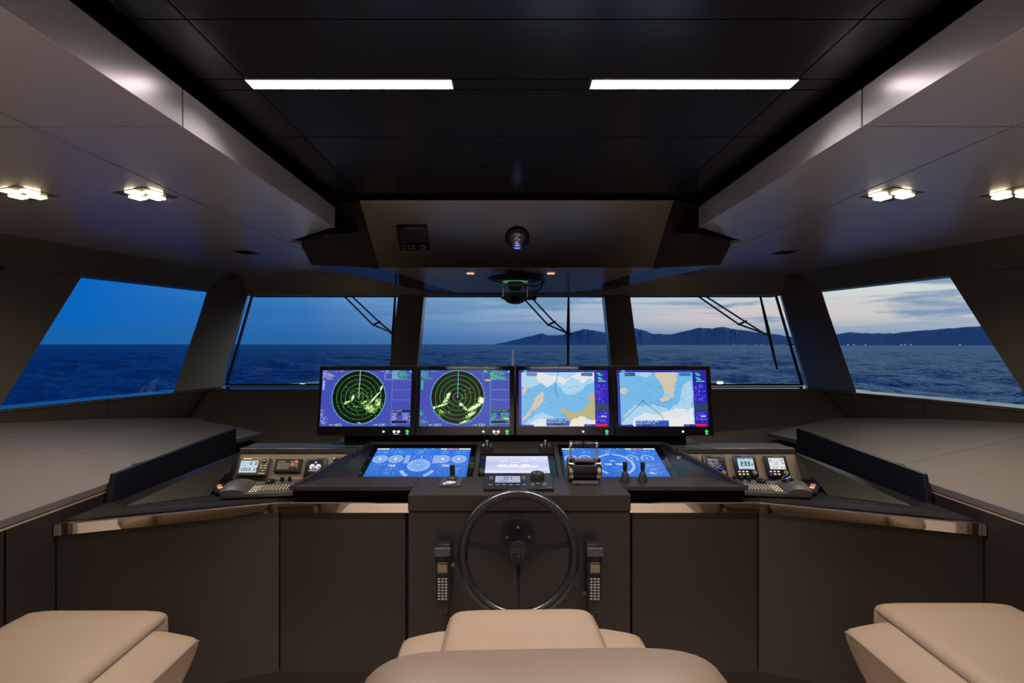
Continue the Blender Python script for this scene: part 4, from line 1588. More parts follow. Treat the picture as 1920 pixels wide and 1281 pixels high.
# ================================================================== CABINETS AND RAILS
XD = -1.749                          # inboard face of the side desks
r_top, r_bot = -0.673, -0.719
carb_end = V((XD + 0.002, 1.822, 0))
for s in (-1, 1):
    side = 'port' if s < 0 else 'starboard'
    m_ = lambda p: mx(p, s)
    # inner cabinet
    c = thing('console_cabinet', 'plain dark brown cabinet front next to the helm pedestal, %s side' % side, 'cabinet', m_(V((-0.75, 2.15, 0))), group='plain console cabinets')
    MB().prism([m_(R(-0.485, 2.072, r_bot)), m_(R(-1.022, 2.072, r_bot)), m_(R(-1.022, 2.072, -1.402)), m_(R(-0.485, 2.072, -1.402))], (0, 0.02, 0), 0.002).obj('door', paint, c, world=True)
    MB().bx(*sorted((s * 0.452, s * 1.022)), 2.093, 2.30, E - 1.402, E - 0.68).obj('body', black, c, world=True)
    MB().bx(*sorted((s * 0.452, s * 1.022)), 2.12, 2.25, 0, E - 1.402).obj('plinth', paint, c, world=True)
    # outer carbon-fibre cabinet
    A, B = V((-1.027, 2.072, 0)), carb_end
    dn = (B - A).normalized()
    nb = V((-dn.y, dn.x, 0))
    if nb.y < 0:
        nb = -nb
    c = thing('carbon_cabinet', 'carbon-fibre faced cabinet beside the %s desk' % side, 'cabinet', m_((A + B) / 2), group='carbon-fibre cabinets')
    z1, z0 = E + r_bot, E - 1.402
    MB().prism([m_(V((A.x, A.y, z1))), m_(V((B.x, B.y, z1))), m_(V((B.x, B.y, z0))), m_(V((A.x, A.y, z0)))], m_(nb * 0.02), 0.002).obj('door', carbon, c, world=True)
    MB().prism([m_(V((A.x, A.y + .022, E - .70))), m_(V((B.x, B.y + .022, E - .70))), m_(V((-1.73, 2.25, E - .70))), m_(V((A.x, 2.29, E - .70)))], (0, 0, -0.70)).obj('body', black, c, world=True)
    MB().prism([m_(V((A.x, A.y + .06, z0))), m_(V((B.x, B.y + .06, z0))), m_(V((-1.73, 2.2, z0))), m_(V((A.x, 2.25, z0)))], (0, 0, -z0 + 0.001)).obj('plinth', paint, c, world=True)
    # polished rail following both cabinet fronts
    rl = thing('polished_rail', 'polished chrome rail along the %s console edge' % side, 'rail', m_(V((-1.1, 2.07, E + r_bot))), group='polished console rails')
    prof = []
    path = [V((-0.470, 2.062, 0)), V((-1.022, 2.062, 0)), V((-1.029, 2.061, 0)), B + V((0, -0.011, 0)) + (A - B).normalized() * 0.0]
    rings = []
    for i, p in enumerate(path):
        nbk = V((0, 1, 0)) if i < 2 else nb
        ring = [(0.0, r_bot), (0.0, r_top - 0.006), (0.003, r_top - 0.002), (0.010, r_top), (0.03, r_top), (0.03, r_bot)]
        rings.append([m_(V((p.x, p.y, 0)) + nbk * d + V((0, 0, E + h))) for d, h in ring])
    MB().rings(rings).obj('rail', chrome, rl, world=True, smooth=35)
    MB().prism([m_(V((B.x + 0.05, B.y + 0.001, E + r_top + .001)) - nb * 0.012), m_(V((B.x + 0.001, B.y + 0.012, E + r_top + .001)) - nb * 0.012), m_(V((B.x + .001, B.y + 0.012, E + r_bot - .001)) - nb * 0.012), m_(V((B.x + 0.05, B.y + 0.001, E + r_bot - .001)) - nb * 0.012)], m_(nb * 0.012)).obj('end_cap', steel, rl, world=True)

    # wing console: ledge behind the rail, tray, slanted side, instrument panel and hood
    wc = thing('wing_console', 'dark %s wing console with a bronze instrument panel and keyboard tray' % side, 'console', m_(V((-1.3, 2.2, E - 0.75))), group='wing consoles')
    lb = 0.052
    MB().prism([m_(V((A.x, A.y + .012, E - .671))), m_(V((B.x, B.y + .012, E - .671))), m_(V((B.x, B.y + .012 + lb, E - .664))), m_(V((A.x, A.y + .012 + lb, E - .664))), m_(V((-0.96, A.y + .012 + lb, E - .664))), m_(V((-0.96, A.y + .012, E - .671)))], (0, 0, -0.02)).obj('ledge', blade_m, wc, world=True)
    MB().prism([m_(R(-0.86, 2.13, -0.668)), m_(R(-1.06, 2.13, -0.668)), m_(R(-1.74, 1.89, -0.668)), m_(R(-1.74, 2.05, -0.668)), m_(R(-1.42, 2.42, -0.668)), m_(R(-0.86, 2.42, -0.668))], (0, 0, -0.02)).obj('tray', black, wc, world=True)
    sl = [P(212, 946, Y=2.02), P(451, 850, Y=2.446), P(437, 904, Y=2.38), P(392, 929, r=-0.666), P(236, 949, r=-0.666)]
    sl = [m_(p) for p in sl]
    inb = MB()
    for a_, b_, c_ in ((1, 2, 3), (1, 3, 4), (1, 4, 0)):
        inb.poly([sl[a_], sl[b_], sl[c_]])
    for a_, b_ in ((0, 1),):
        inb.poly([sl[a_], sl[b_], sl[b_] + V((s * 0.02, 0.02, 0)), sl[a_] + V((s * 0.02, 0.02, 0))])
    inb.obj('slanted_side', material('tray_side', (0.007, 0.0065, 0.006), 0.3, linear=True, noise=0.1), wc, world=True)
    i0, i1 = P(437, 904, Y=2.38), P(451, 850, Y=2.446)
    ip_up = V((0, i1.y - i0.y, i1.z - i0.z))
    ipn = V((1, 0, 0)).cross(ip_up).normalized()
    MB().prism([m_(i0), m_(V((-0.842, i0.y, i0.z))), m_(V((-0.818, i1.y, i1.z))), m_(V((i0.x, i1.y, i1.z)))], -ipn * 0.015).obj('instrument_panel', champagne, wc, world=True)
    ix, iz = i0.x - 0.006, i1.z
    MB().prism([m_(V((ix, 2.440, iz))), m_(V((-0.815, 2.440, iz))), m_(V((-0.812, 2.452, iz + 0.024))), m_(V((ix, 2.452, iz + 0.024)))], (0, 0.03, 0), 0.002).obj('hood_lip', blade_m, wc, world=True)
    MB().prism([m_(V((ix, 2.465, iz + 0.020))), m_(V((-0.80, 2.465, iz + 0.020))), m_(V((-0.785, 2.70, iz))), m_(V((ix - .05, 2.70, iz)))], (0, 0, -0.03)).obj('hood_top', dash_m, wc, world=True)
    MB().prism([m_(R(-1.40, 2.47, -0.60)), m_(R(-1.0, 2.47, -0.60)), m_(R(-1.0, 2.68, -0.60)), m_(R(-1.40, 2.68, -0.60))], (0, 0, -0.99)).obj('carcass', black, wc, world=True)

    # ---- side desk
    dz = -0.592
    slope = (0.116) / (2.71 - 1.749)
    n_in = V((slope, 0, 1)).normalized()           # inner leaf, rising outboard
    o_in = R(XD, 1.5, dz)
    Bp = hit(250, 870, o_in, n_in)
    Ap = hit(-25, 809, o_in, n_in)
    Cp = hit(364, 784, R(0, 3.76, -0.5), V((0, 1, 0)))
    n_out = (Cp - Bp).cross(Ap - Bp).normalized()
    tip = hit(494, 812, Bp, n_out)
    edge_n = hit(300, 846, Bp, n_out)
    sd = thing('side_desk', 'wide dark grey %s side desk under the wing window' % side, 'desk', m_(V((-2.4, 2.2, 0))), group='side desks')
    th = V((0, 0, -0.028))
    # inner leaf
    a0 = V((XD, 0.9, E + dz))
    a1 = hit(206, 906, o_in, n_in)
    a1 = V((XD, a1.y + 0.02, E + dz))
    far = V((-2.98, 0.9, 0))
    far.z = o_in.z - (far.x - o_in.x) * slope
    Ae = Ap + (Ap - Bp) * max(0.0, (-2.96 - Ap.x) / (Ap.x - Bp.x))
    MB().prism([m_(a0), m_(a1), m_(Bp + V((0, -.003, 0))), m_(Ae + V((0, -.003, 0))), m_(V((far.x, Ae.y, far.z))), m_(far)], th, 0.002).obj('desk_leaf', desk_m, sd, world=True)
    # outer leaf running to the front wall
    tipn = V((XD + 0.03, tip.y, tip.z))
    inner_b = hit(250, 872, Bp, n_out)
    W_ = hit(-25, 786, Bp, n_out)
    MB().prism([m_(Bp), m_(tip), m_(Cp), m_(W_), m_(Ae)], th, 0.002).obj('desk_leaf', desk_m, sd, world=True)
    MB().box(m_(tip + V((-0.01, -0.012, -0.016))), (0.014, 0.014, 0.02), 0.003).obj('tip_bracket', steel, sd, world=True)
    # desk side with the pale edge strip
    MB().prism([m_(V((XD - .004, 0.9, E + dz - .032))), m_(V((XD - .004, a1.y + .3, E + dz - .032))), m_(V((XD - .004, a1.y + .3, E + dz - .040))), m_(V((XD - .004, 0.9, E + dz - .040)))], (s * 0.01, 0, 0)).obj('edge_strip', trimline, sd, world=True)
    for y0, y1 in ((0.9, 1.640), (1.648, 2.30)):
        MB().bx(*sorted((s * 1.752, s * 1.80)), y0, y1, 0.0, E + dz - 0.042, 0.002).obj('side_panel', paint, sd, world=True)
    MB().bx(*sorted((s * 1.80, s * 2.8)), 0.95, 2.3, 0.0, E + dz - 0.1).obj('carcass', black, sd, world=True)
    # upright screen board along the inboard edge
    q0, q1 = hit(216, 889, V((-1.715, 0, 0)), V((1, 0, 0))), hit(443, 803, V((-1.715, 0, 0)), V((1, 0, 0)))
    q2, q3 = hit(443, 856, V((-1.715, 0, 0)), V((1, 0, 0))), hit(205, 946, V((-1.715, 0, 0)), V((1, 0, 0)))
    MB().prism([m_(q0), m_(q1), m_(q2), m_(q3)], m_(V((-0.022, 0, 0))), 0.002).obj('screen_board', material('screen_board_lacquer', (0.008, 0.008, 0.014), 0.35, linear=True, noise=0.1), sd, world=True)
    MB().bx(*sorted((s * 1.72, s * 1.76)), 2.06, 2.97, 0.3, E - 0.69).obj('board_base', black, sd, world=True)

# ================================================================== INSTRUMENTS
rngi = random.Random(8)
_i0, _i1 = P(437, 904, Y=2.38), P(451, 850, Y=2.446)
IPo = V((0, _i0.y, _i0.z))
ip_up = V((0, _i1.y - _i0.y, _i1.z - _i0.z))
ipn = V((1, 0, 0)).cross(ip_up).normalized()


def on_ip(px, py):
    return frame_at(hit(px, py, IPo, ipn), (1, 0, 0), ip_up)


def keys_part(t, mat, spots, size, z, name='keys'):
    b = MB()
    for x, y in spots:
        b.box((x, y, z), size, min(size) * 0.25, seg=1)
    return b.obj(name, mat, t, kind='stuff')


# GPS display
t = thing('instrument_display', 'bronze-grey instrument with a pale LCD reading two lines of figures', 'instrument', mat=on_ip(479, 877))
MB().box((0, 0, 0.014), (0.148, 0.092, 0.028), 0.007).obj('housing', plastic_b, t, smooth=40)
r = Ras(84, 60, C(190, 214, 224))
ink = C(58, 72, 82)
r.text(34, 10, '6', ink, 1)
r.text(46, 6, '6.2', ink, 3)
r.rect(4, 24, 26, 2, C(110, 128, 138))
r.text(8, 36, '1213.15', ink, 3)
r.rect(4, 8, 18, 2, C(110, 128, 138))
raster_object('screen', r, 0.086, 0.058, t, screen_m, z=0.0285, ox=-0.020, oy=-0.002)
MB().box((-0.035, 0.037, 0.0285), (0.040, 0.005, 0.001)).obj('brand_plate', key_lit, t)
pd = MB().lathe([(0.010, 0), (0.010, 0.003), (0.008, 0.004)], 18, M4.Translation(V((0.052, 0.027, 0.028)))).obj('direction_pad', plastic, t)
MB().box((0.052, 0.027, 0.0325), (0.014, 0.003, 0.001)).obj('pad_legend', key_lit, pd)
keys_part(t, key_lit, [(0.042, 0.004), (0.060, 0.004), (0.042, -0.008), (0.060, -0.008), (0.052, -0.021), (0.040, -0.035), (0.050, -0.035), (0.060, -0.035)], (0.010, 0.003, 0.003), 0.028)

# alarm panel
t = thing('alarm_panel', 'black alarm panel with rows of lit keys and two glowing red lamps', 'panel', mat=on_ip(542, 874))
MB().box((0, 0, 0.008), (0.132, 0.066, 0.016), 0.003).obj('housing', plastic, t)
r = Ras(112, 56, C(22, 16, 16))
gl = C(168, 165, 160)
r.text(12, 7, 'NAVIGATOR'[:8], gl, 1)
for k in range(5):
    for j in range(2):
        r.frame(8 + k * 11, 18 + j * 16, 9, 11, gl)
for k in range(3):
    r.frame(66 + k * 11, 6, 9, 9, gl)
    r.frame(66 + k * 11, 20, 9, 9, gl)
r.rect(66, 33, 34, 1, gl)
r.rect(99, 6, 1, 38, gl)
raster_object('printed_face', r, 0.122, 0.056, t, print_m, z=0.0162)
for x, y in ((0.040, 0.019), (0.022, 0.004)):
    MB().lathe([(0.0052, 0), (0.0045, 0.003), (0.0, 0.004)], 14, M4.Translation(V((x, y, 0.0165)))).obj('alarm_lamp', led_red, t)

# wiper / rudder display
t = thing('instrument_display', 'small black display with two round coloured dials, beside the alarm panel', 'instrument', mat=on_ip(593, 880))
MB().box((0, 0, 0.010), (0.104, 0.104, 0.020), 0.006).obj('housing', plastic, t, smooth=40)
r = Ras(72, 70, C(16, 18, 34))
wh = C(225, 228, 240)
for x in (20, 52):
    r.disc(x, 32, 14, wh)
    r.disc(x, 32, 12, C(40, 60, 40), 0, 95, 180)
    r.disc(x, 32, 12, C(240, 150, 40), 0, 60, 110)
    r.disc(x, 32, 12, C(60, 170, 60), 0, 110, 150)
r.disc(36, 10, 5, wh)
r.disc(36, 20, 3, C(50, 60, 200))
r.poly([(33, 44), (36, 28), (39, 44)], wh)
for x in range(6, 68, 8):
    r.rect(x, 50, 5, 3, wh)
    r.rect(x + 1, 55, 4, 2, wh)
raster_object('screen', r, 0.068, 0.066, t, screen_m, z=0.0205, oy=0.006)
MB().box((0.0, -0.040, 0.0205), (0.008, 0.006, 0.001)).obj('power_lamp', icon_g, t)

# half-hidden instrument by the port cheek
t = thing('instrument_display', 'dark instrument half hidden behind the port screen cheek', 'instrument', mat=on_ip(635, 876))
MB().box((0, 0, 0.004), (0.066, 0.100, 0.008), 0.003).obj('housing', plastic_b, t)
MB().box((0, 0.002, 0.0085), (0.052, 0.075, 0.001)).obj('screen', MATS['black_cover_glass'], t)
MB().lathe([(0.003, 0), (0.003, 0.002), (0, 0.002)], 10, M4.Translation(V((-0.025, 0.042, 0.0085)))).obj('status_lamp', icon_w, t)

# four square instruments on the starboard panel


def square_instrument(px, py, label, ras, blue=False):
    t = thing('square_instrument', label, 'instrument', mat=on_ip(px, py), group='square instruments on the starboard panel')
    MB().box((0, 0, 0.010), (0.112, 0.110, 0.020), 0.008).obj('housing', plastic, t, smooth=40)
    MB().box((0, 0.047, 0.0205), (0.030, 0.004, 0.001)).obj('brand_plate', key_grey, t)
    if ras is not None:
        raster_object('screen', ras, 0.078, 0.056, t, screen_m, z=0.0206, oy=0.011)
    pd = MB().lathe([(0.012, 0), (0.012, 0.003), (0.010, 0.004)], 18, M4.Translation(V((0.034, -0.033, 0.020)))).obj('direction_pad', plastic_g, t)
    b = MB()
    for dx, dy in ((0.007, 0), (-0.007, 0), (0, 0.007), (0, -0.007)):
        b.box((0.034 + dx, -0.033 + dy, 0.0243), (0.0035, 0.0035, 0.0008))
    b.obj('pad_legend', key_lit, pd)
    bt_ = MB().box((0, 0, 0), (0.011, 0.0065, 0.003), 0.001, seg=1).mesh('button', key_lit)
    bb = MB().box((0, 0, 0), (0.011, 0.0065, 0.003), 0.001, seg=1).mesh('button', led_blue)
    for i in range(3):
        for j in range(2):
            share(bb if (blue and i == 0 and j == 1) else bt_, 'button', t, (-0.040 + i * 0.019, -0.028 - j * 0.013, 0.0205))
    return t


square_instrument(1289, 876, 'square black instrument half hidden behind the starboard screen cheek', None)
r = Ras(78, 56, C(24, 24, 28))
for y in (4, 12, 20, 28, 36, 44):
    r.scrib(rngi, 4, y, 68, 5, C(225, 230, 240), 1, 0.8)
r.rect(2, 8, 74, 1, C(200, 205, 220))
r.rect(30, 49, 46, 6, C(40, 60, 200))
square_instrument(1339, 875.5, 'square black instrument with white text lines on a dark screen', r)
r = Ras(90, 64, C(188, 214, 222))
r.rect(0, 0, 90, 9, C(150, 190, 225))
for x in (18, 34, 58):
    r.rect(x, 3, 14 if x != 58 else 24, 4, C(60, 120, 200))
r.rect(2, 1, 4, 8, C(40, 90, 200))
r.text(14, 20, '233', C(20, 26, 34), 5)
r.text(76, 30, '2', C(40, 50, 60), 3)
r.rect(14, 58, 50, 6, C(140, 185, 220))
square_instrument(1396, 875.5, 'square black instrument reading 233 on a pale blue screen', r)
r = Ras(90, 64, C(222, 226, 226))
ik = C(70, 72, 78)
r.text(4, 8, '4', ik, 3)
r.text(70, 8, '34', ik, 2)
r.text(74, 24, '31', ik, 2)
for a in range(-50, 51, 12):
    x, y = 42 + 32 * math.sin(math.radians(a)), 44 - 32 * math.cos(math.radians(a))
    r.rect(x, y, 2, 3, ik)
r.rect(30, 26, 24, 2, C(110, 112, 118))
r.rect(30, 36, 24, 2, ik)
r.text(20, 48, '0.5', ik, 2)
r.text(64, 48, '3.10', ik, 2)
square_instrument(1454, 875.5, 'square black instrument with a white wind-dial screen, beside the pale blue one', r, True)

# ================================================================== KEYBOARDS, BUTTON PANELS
for s in (-1, 1):
    side = 'port' if s < 0 else 'starboard'
    px0 = {-1: (472, 918), 1: (1462, 917)}[s]
    base = P(px0[0], px0[1], r=-0.645)
    ang = s * math.radians(-9)
    t = thing('control_keyboard', 'grey %s with rows of keys on the %s tray' % ('control keyboard with a domed palm rest' if s < 0 else 'trackball keyboard with a blue ball', side), 'keyboard',
              mat=M4.Translation(base + V((0, 0, 0))) @ M4.Rotation(ang, 4, 'Z') @ M4.Rotation(math.radians(4), 4, 'X'))
    w = 0.40
    hx = s * 0.055                     # palm rest / trackball dome, to the outboard side
    MB().box((-s * 0.068, 0.0, 0.0), (0.335, 0.155, 0.020), 0.004).obj('body', plastic_g, t, smooth=40)
    # dome
    rings = []
    for k in range(9):
        u = -1 + k / 4.0
        y = u * 0.076
        hh = 0.036 * max(0.02, (1 - abs((u + 0.15) / 1.18) ** 2.5))
        ww = 0.052 + 0.010 * (1 - abs(u))
        rings.append([(hx + ww * math.cos(math.pi * j / 8) * (1.0), y, 0.0095 + hh * math.sin(math.pi * j / 8)) for j in range(9)])
    dome = MB().rings(rings).obj('palm_dome', plastic_g, t, smooth=60)
    if s > 0:
        ball = bmesh.new()
        bmesh.ops.create_uvsphere(ball, u_segments=24, v_segments=16, radius=0.024)
        mb = MB()
        mb._merge(ball)
        bo = mb.obj('trackball', material('blue_ball', (0.004, 0.008, 0.05), 0.08, linear=True, coat=1.0, noise=0.1), dome, smooth=60)
        bo.location = (hx - 0.022, 0.0, 0.040)
        MB().lathe([(0.027, -0.006), (0.027, 0.001), (0.0245, 0.002)], 24, M4.Translation(V((hx - 0.022, 0.0, 0.040)))).obj('ball_ring', plastic, dome)
    b = MB()
    inner = -s
    for i in range(11):
        for j in range(4):
            b.box((hx + inner * (0.105 + i * 0.0135), -0.050 + j * 0.017, 0.0115), (0.0105, 0.012, 0.005), 0.0015, seg=1)
    b.obj('keys', material('keyboard_key', (88, 82, 78), 0.5, noise=0.05), t, kind='stuff')
    b = MB()
    for i in range(11):
        for j in range(4):
            b.box((hx + inner * (0.105 + i * 0.0135), -0.048 + j * 0.017, 0.0142), (0.0045, 0.004, 0.0006))
    b.obj('key_legends', key_lit, t, kind='stuff')
    b = MB()
    for i in range(3):
        for j in range(4):
            b.box((hx + inner * (0.066 + i * 0.012), -0.055 + j * 0.020, 0.0115), (0.007, 0.0045, 0.004), 0.001, seg=1)
    b.obj('function_keys', key_lit, t, kind='stuff')
    for k in range(2 if s < 0 else 3):
        MB().lathe([(0.009, 0), (0.0085, 0.018), (0.006, 0.020)], 16, M4.Translation(V((hx + inner * (0.165 + k * 0.032), 0.062, 0.010)))).obj('knob', plastic, t, smooth=40)
    MB().lathe([(0.021, 0), (0.020, 0.010), (0.016, 0.013)], 20, M4.Translation(V((hx + inner * 0.115, 0.056, 0.010)))).obj('dial', plastic, t, smooth=40)
    # little panel of coloured switches at the end of the tray
    base = P(412 if s < 0 else 1523, 916, r=-0.652)
    t = thing('switch_panel', 'small black switch panel with coloured lamps at the outboard end of the %s tray' % side, 'panel', mat=M4.Translation(base) @ M4.Rotation(s * math.radians(-38), 4, 'Z'))
    MB().box((0, 0, 0), (0.05, 0.15, 0.012), 0.003).obj('housing', plastic, t)
    for k, mt in enumerate((led_blue, led_amber, led_amber, key_lit, key_grey)):
        MB().box((0.0, 0.056 - k * 0.024, 0.007), (0.020, 0.009, 0.003), 0.001, seg=1).obj('switch', mt, t)

# ================================================================== HELM CONTROLS
# autopilot unit
a0, a1 = P(972, 919, r=RT + 0.006), P(972, 890, r=RT + 0.022)
m = frame_at((a0 + a1) / 2, (1, 0, 0), a1 - a0)
ah = (a1 - a0).length
t = thing('autopilot_control', 'wide black autopilot unit with grey screen and rotary knob above the wheel', 'control unit', mat=m)
MB().box((0, 0, -0.006), (0.292, ah, 0.022), 0.004).obj('housing', plastic, t)
r = Ras(110, 56, C(168, 178, 208))
r.text(36, 6, '232.0', C(30, 34, 50), 2)
r.text(36, 22, '213.4', C(30, 34, 50), 2)
r.scrib(rngi, 8, 30, 20, 10, C(70, 76, 100), 1)
r.rect(18, 42, 38, 4, C(40, 44, 60))
r.rect(0, 49, 110, 1, C(110, 120, 150))
raster_object('screen', r, 0.108, 0.072 * ah / 0.17, t, screen_m, z=0.0055, ox=-0.046, oy=ah * 0.10)
kb = MB().lathe([(0.031, 0), (0.031, 0.014), (0.028, 0.026), (0.024, 0.028), (0.0, 0.029)], 28, M4.Translation(V((0.083, ah * 0.16, 0.004)))).obj('course_knob', rubber, t, smooth=40)
b = MB()
for a in range(5):
    an = a * 1.256
    b.box((0.083 + 0.016 * math.cos(an), ah * 0.16 + 0.016 * math.sin(an), 0.033), (0.008, 0.008, 0.001))
b.obj('knob_legend', key_grey, kb)
bt_ = MB().box((0, 0, 0), (0.018, 0.008, 0.004), 0.001, seg=1).mesh('button', key_grey)
for x, y in [(-0.118, 0.24), (-0.118, 0.12), (0.024, 0.24), (0.024, 0.12)] + [(-0.118 + k * 0.0285, -0.27) for k in range(6)] + [(0.060, -0.18), (0.084, -0.18), (0.110, -0.18), (0.060, -0.30), (0.110, -0.30)]:
    share(bt_, 'button', t, (x, y * ah, 0.006))
MB().box((0.125, -ah * 0.43, 0.0055), (0.022, 0.004, 0.001)).obj('brand_plate', key_grey, t)

# port joystick with its plate
jp = P(846, 906, r=RT)
t = thing('thruster_joystick', 'black joystick on a grey plate with a printed white emblem', 'joystick', jp)
MB().box((0, 0.004, 0.004), (0.092, 0.125, 0.010), 0.003).obj('plate', plastic_g, t)
MB().lathe([(0.022, 0.008), (0.023, 0.014), (0.014, 0.022), (0.012, 0.026)], 20, M4.Translation(V((0.002, 0.028, 0)))).obj('boot', rubber, t, smooth=40)
MB().lathe([(0.007, 0.02), (0.0115, 0.034), (0.0115, 0.066), (0.010, 0.071), (0, 0.072)], 18, M4.Translation(V((0.002, 0.028, 0)))).obj('stick', plastic, t, smooth=40)
b = MB()
b.tube([(0.0 + 0.020 * math.cos(k * math.pi / 8), -0.022 + 0.014 * math.sin(k * math.pi / 8), 0.0095) for k in range(16)], 0.0014, 5, True)
b.box((0, -0.022, 0.0095), (0.014, 0.010, 0.001))
b.tube([(-0.024 + 0.005 * math.cos(k * math.pi / 4), -0.042 + 0.005 * math.sin(k * math.pi / 4), 0.0095) for k in range(8)], 0.0014, 5, True)
b.obj('printed_emblem', icon_w, t)
MB().box((0.016, -0.044, 0.009), (0.022, 0.012, 0.003), 0.001).obj('button', plastic, t)

# twin throttle
tp = P(1098, 909, r=RT)
t = thing('twin_throttle', 'black and chrome twin-lever throttle on the helm pedestal', 'throttle', (tp.x, tp.y, tp.z))
k = tp.y / F
MB().box((0, 0.045, 0.006), (0.115, 0.11, 0.012), 0.003).obj('base', plastic_g, t)
MB().box((-0.036, -0.012, 0.010), (0.020, 0.004, 0.006), 0.001).obj('base_mark', steel, t)
mrot = M4.Translation(V((0, 0.055, 0.055))) @ M4.Rotation(math.pi / 2, 4, 'Y')
MB().lathe([(0.046, -0.052), (0.046, 0.052)], 32, mrot).obj('drum', plastic, t, smooth=40)
for s in (-1, 1):
    MB().lathe([(0.050, s * 0.052), (0.051, s * 0.058), (0.051, s * 0.068), (0.045, s * 0.073), (0.02, s * 0.073)], 32, mrot).obj('end_ring', chrome, t, smooth=35)
MB().box((0, 0.030, 0.098), (0.090, 0.040, 0.012), 0.004).obj('button_block', plastic_g, t)
for x in (-0.024, 0.024):
    MB().box((x, 0.018, 0.104), (0.014, 0.012, 0.004), 0.001).obj('button', key_grey, t)
for s in (-1, 1):
    lv = MB().tube([(s * 0.056, 0.055, 0.085), (s * 0.056, 0.062, 0.120), (s * 0.054, 0.066, 0.156)], [0.007, 0.0055, 0.0055], 10).obj('lever', chrome, t, smooth=40)
    MB().lathe([(0.0145, s * 0.004), (0.0155, s * 0.006), (0.0155, s * 0.050), (0.0145, s * 0.052)], 20, M4.Translation(V((0, 0.066, 0.160))) @ M4.Rotation(math.pi / 2, 4, 'Y')).obj('grip', plastic, lv, smooth=40)
    MB().lathe([(0.010, s * 0.052), (0.016, s * 0.053), (0.016, s * 0.062), (0.012, s * 0.064)], 20, M4.Translation(V((0, 0.066, 0.160))) @ M4.Rotation(math.pi / 2, 4, 'Y')).obj('grip_cap', chrome, lv, smooth=40)

# two rudder tiller sticks
for k, (px, lab) in enumerate(((1172, 'small black boot-mounted control stick next to the throttle'), (1205, 'small black boot-mounted control stick on the starboard shelf'))):
    p = P(px, 903, r=RT)
    t = thing('control_stick', lab, 'joystick', p, group='control sticks')
    prof = [(0.020, 0.0), (0.0205, 0.010), (0.018, 0.014), (0.019, 0.020), (0.016, 0.024), (0.0165, 0.030), (0.013, 0.034), (0.013, 0.038), (0.0075, 0.045)]
    MB().lathe(prof, 20).obj('boot', rubber, t, smooth=50)
    MB().lathe([(0.006, 0.044), (0.0095, 0.056), (0.0105, 0.080), (0.0095, 0.086), (0, 0.087)], 16).obj('stick', plastic, t, smooth=40)

# two small levers at the top of the deck
for px, lab in ((913, 'small chrome-topped toggle on the screen deck, port of the pale touchscreen'), (1022, 'small chrome-topped toggle on the screen deck, starboard of the pale touchscreen')):
    m = deck(px, 842, 0.012)
    t = thing('toggle_control', lab, 'switch', mat=m, group='deck toggles')
    MB().box((0, 0, 0.004), (0.070, 0.062, 0.008), 0.003).obj('plate', plastic, t)
    MB().box((-0.018, 0.005, 0.014), (0.016, 0.030, 0.016), 0.004).obj('guard', plastic_g, t)
    MB().box((0.020, 0.005, 0.014), (0.016, 0.030, 0.016), 0.004).obj('guard', plastic_g, t)
    MB().tube([(0.001, 0, 0.006), (0.001, 0.004, 0.030), (0.001, 0.006, 0.046)], [0.005, 0.006, 0.008], 10).obj('toggle', steel, t, smooth=40)
    MB().box((-0.018, -0.001, 0.0225), (0.012, 0.004, 0.001)).obj('status_lamp', icon_g, t)

# ================================================================== STEERING WHEEL
wc_ = P(972, 1036, Y=1.80)
tilt = math.radians(14)
m = frame_at(wc_, (1, 0, 0), (0, math.sin(tilt), math.cos(tilt)))
t = thing('steering_wheel', 'black three-spoke carbon steering wheel with a round lettered hub', 'steering wheel', mat=m)
RW = 0.2085
carbon_gloss = material('gloss_carbon', (0.008, 0.0075, 0.007), 0.30, linear=True, coat=0.25, noise=0.3, nscale=200)
MB().tube([(RW * math.cos(k * math.pi / 36), RW * math.sin(k * math.pi / 36), 0) for k in range(72)], 0.0185, 16, True).obj('rim', carbon_gloss, t, smooth=60)
for an, wd in ((math.radians(171), 0.016), (math.radians(9), 0.016), (math.radians(270), 0.0075)):
    d = V((math.cos(an), math.sin(an), 0))
    n = V((-d.y, d.x, 0))
    off = V((0, 0.004 if an < 4 else 0, 0))
    rings = []
    for q, wf, z in ((0.02, 1.0, 0.002), (0.08, 0.85, -0.008), (0.14, 0.7, -0.008), (RW - 0.008, 0.6, 0.0)):
        c_ = d * q + V((0, 0, z))
        rings.append([c_ + n * wd * wf + V((0, 0, .003)), c_ - n * wd * wf + V((0, 0, .003)), c_ - n * wd * wf - V((0, 0, .004)), c_ + n * wd * wf - V((0, 0, .004))])
    MB().rings(rings).obj('spoke', black, t)
hub = MB().lathe([(0.040, -0.015), (0.041, 0.010), (0.038, 0.015), (0.0, 0.0155)], 32).obj('hub', material('hub_carbon', (0.007, 0.0065, 0.0065), 0.42, spec=0.3, linear=True, noise=0.2, nscale=300), t, smooth=35)
letters = {
    'P': [[(0, 0), (0, 1)], [(-0.15, 0), (0.18, 0)], [(-0.15, 1), (0.4, 1), (0.6, 0.88), (0.6, 0.64), (0.4, 0.52), (0, 0.52)]],
    'S': [[(0.62, 0.72), (0.62, 0.98), (0.3, 1.02), (0.02, 0.9), (0.05, 0.66), (0.35, 0.5), (0.62, 0.34), (0.62, 0.1), (0.32, -0.02), (0.0, 0.04), (0.0, 0.28)]],
    'Y': [[(0.35, 0), (0.35, 0.48), (0.02, 1)], [(0.35, 0.48), (0.68, 1)], [(-0.12, 1), (0.16, 1)], [(0.54, 1), (0.82, 1)], [(0.2, 0), (0.5, 0)]],
}
b = MB()
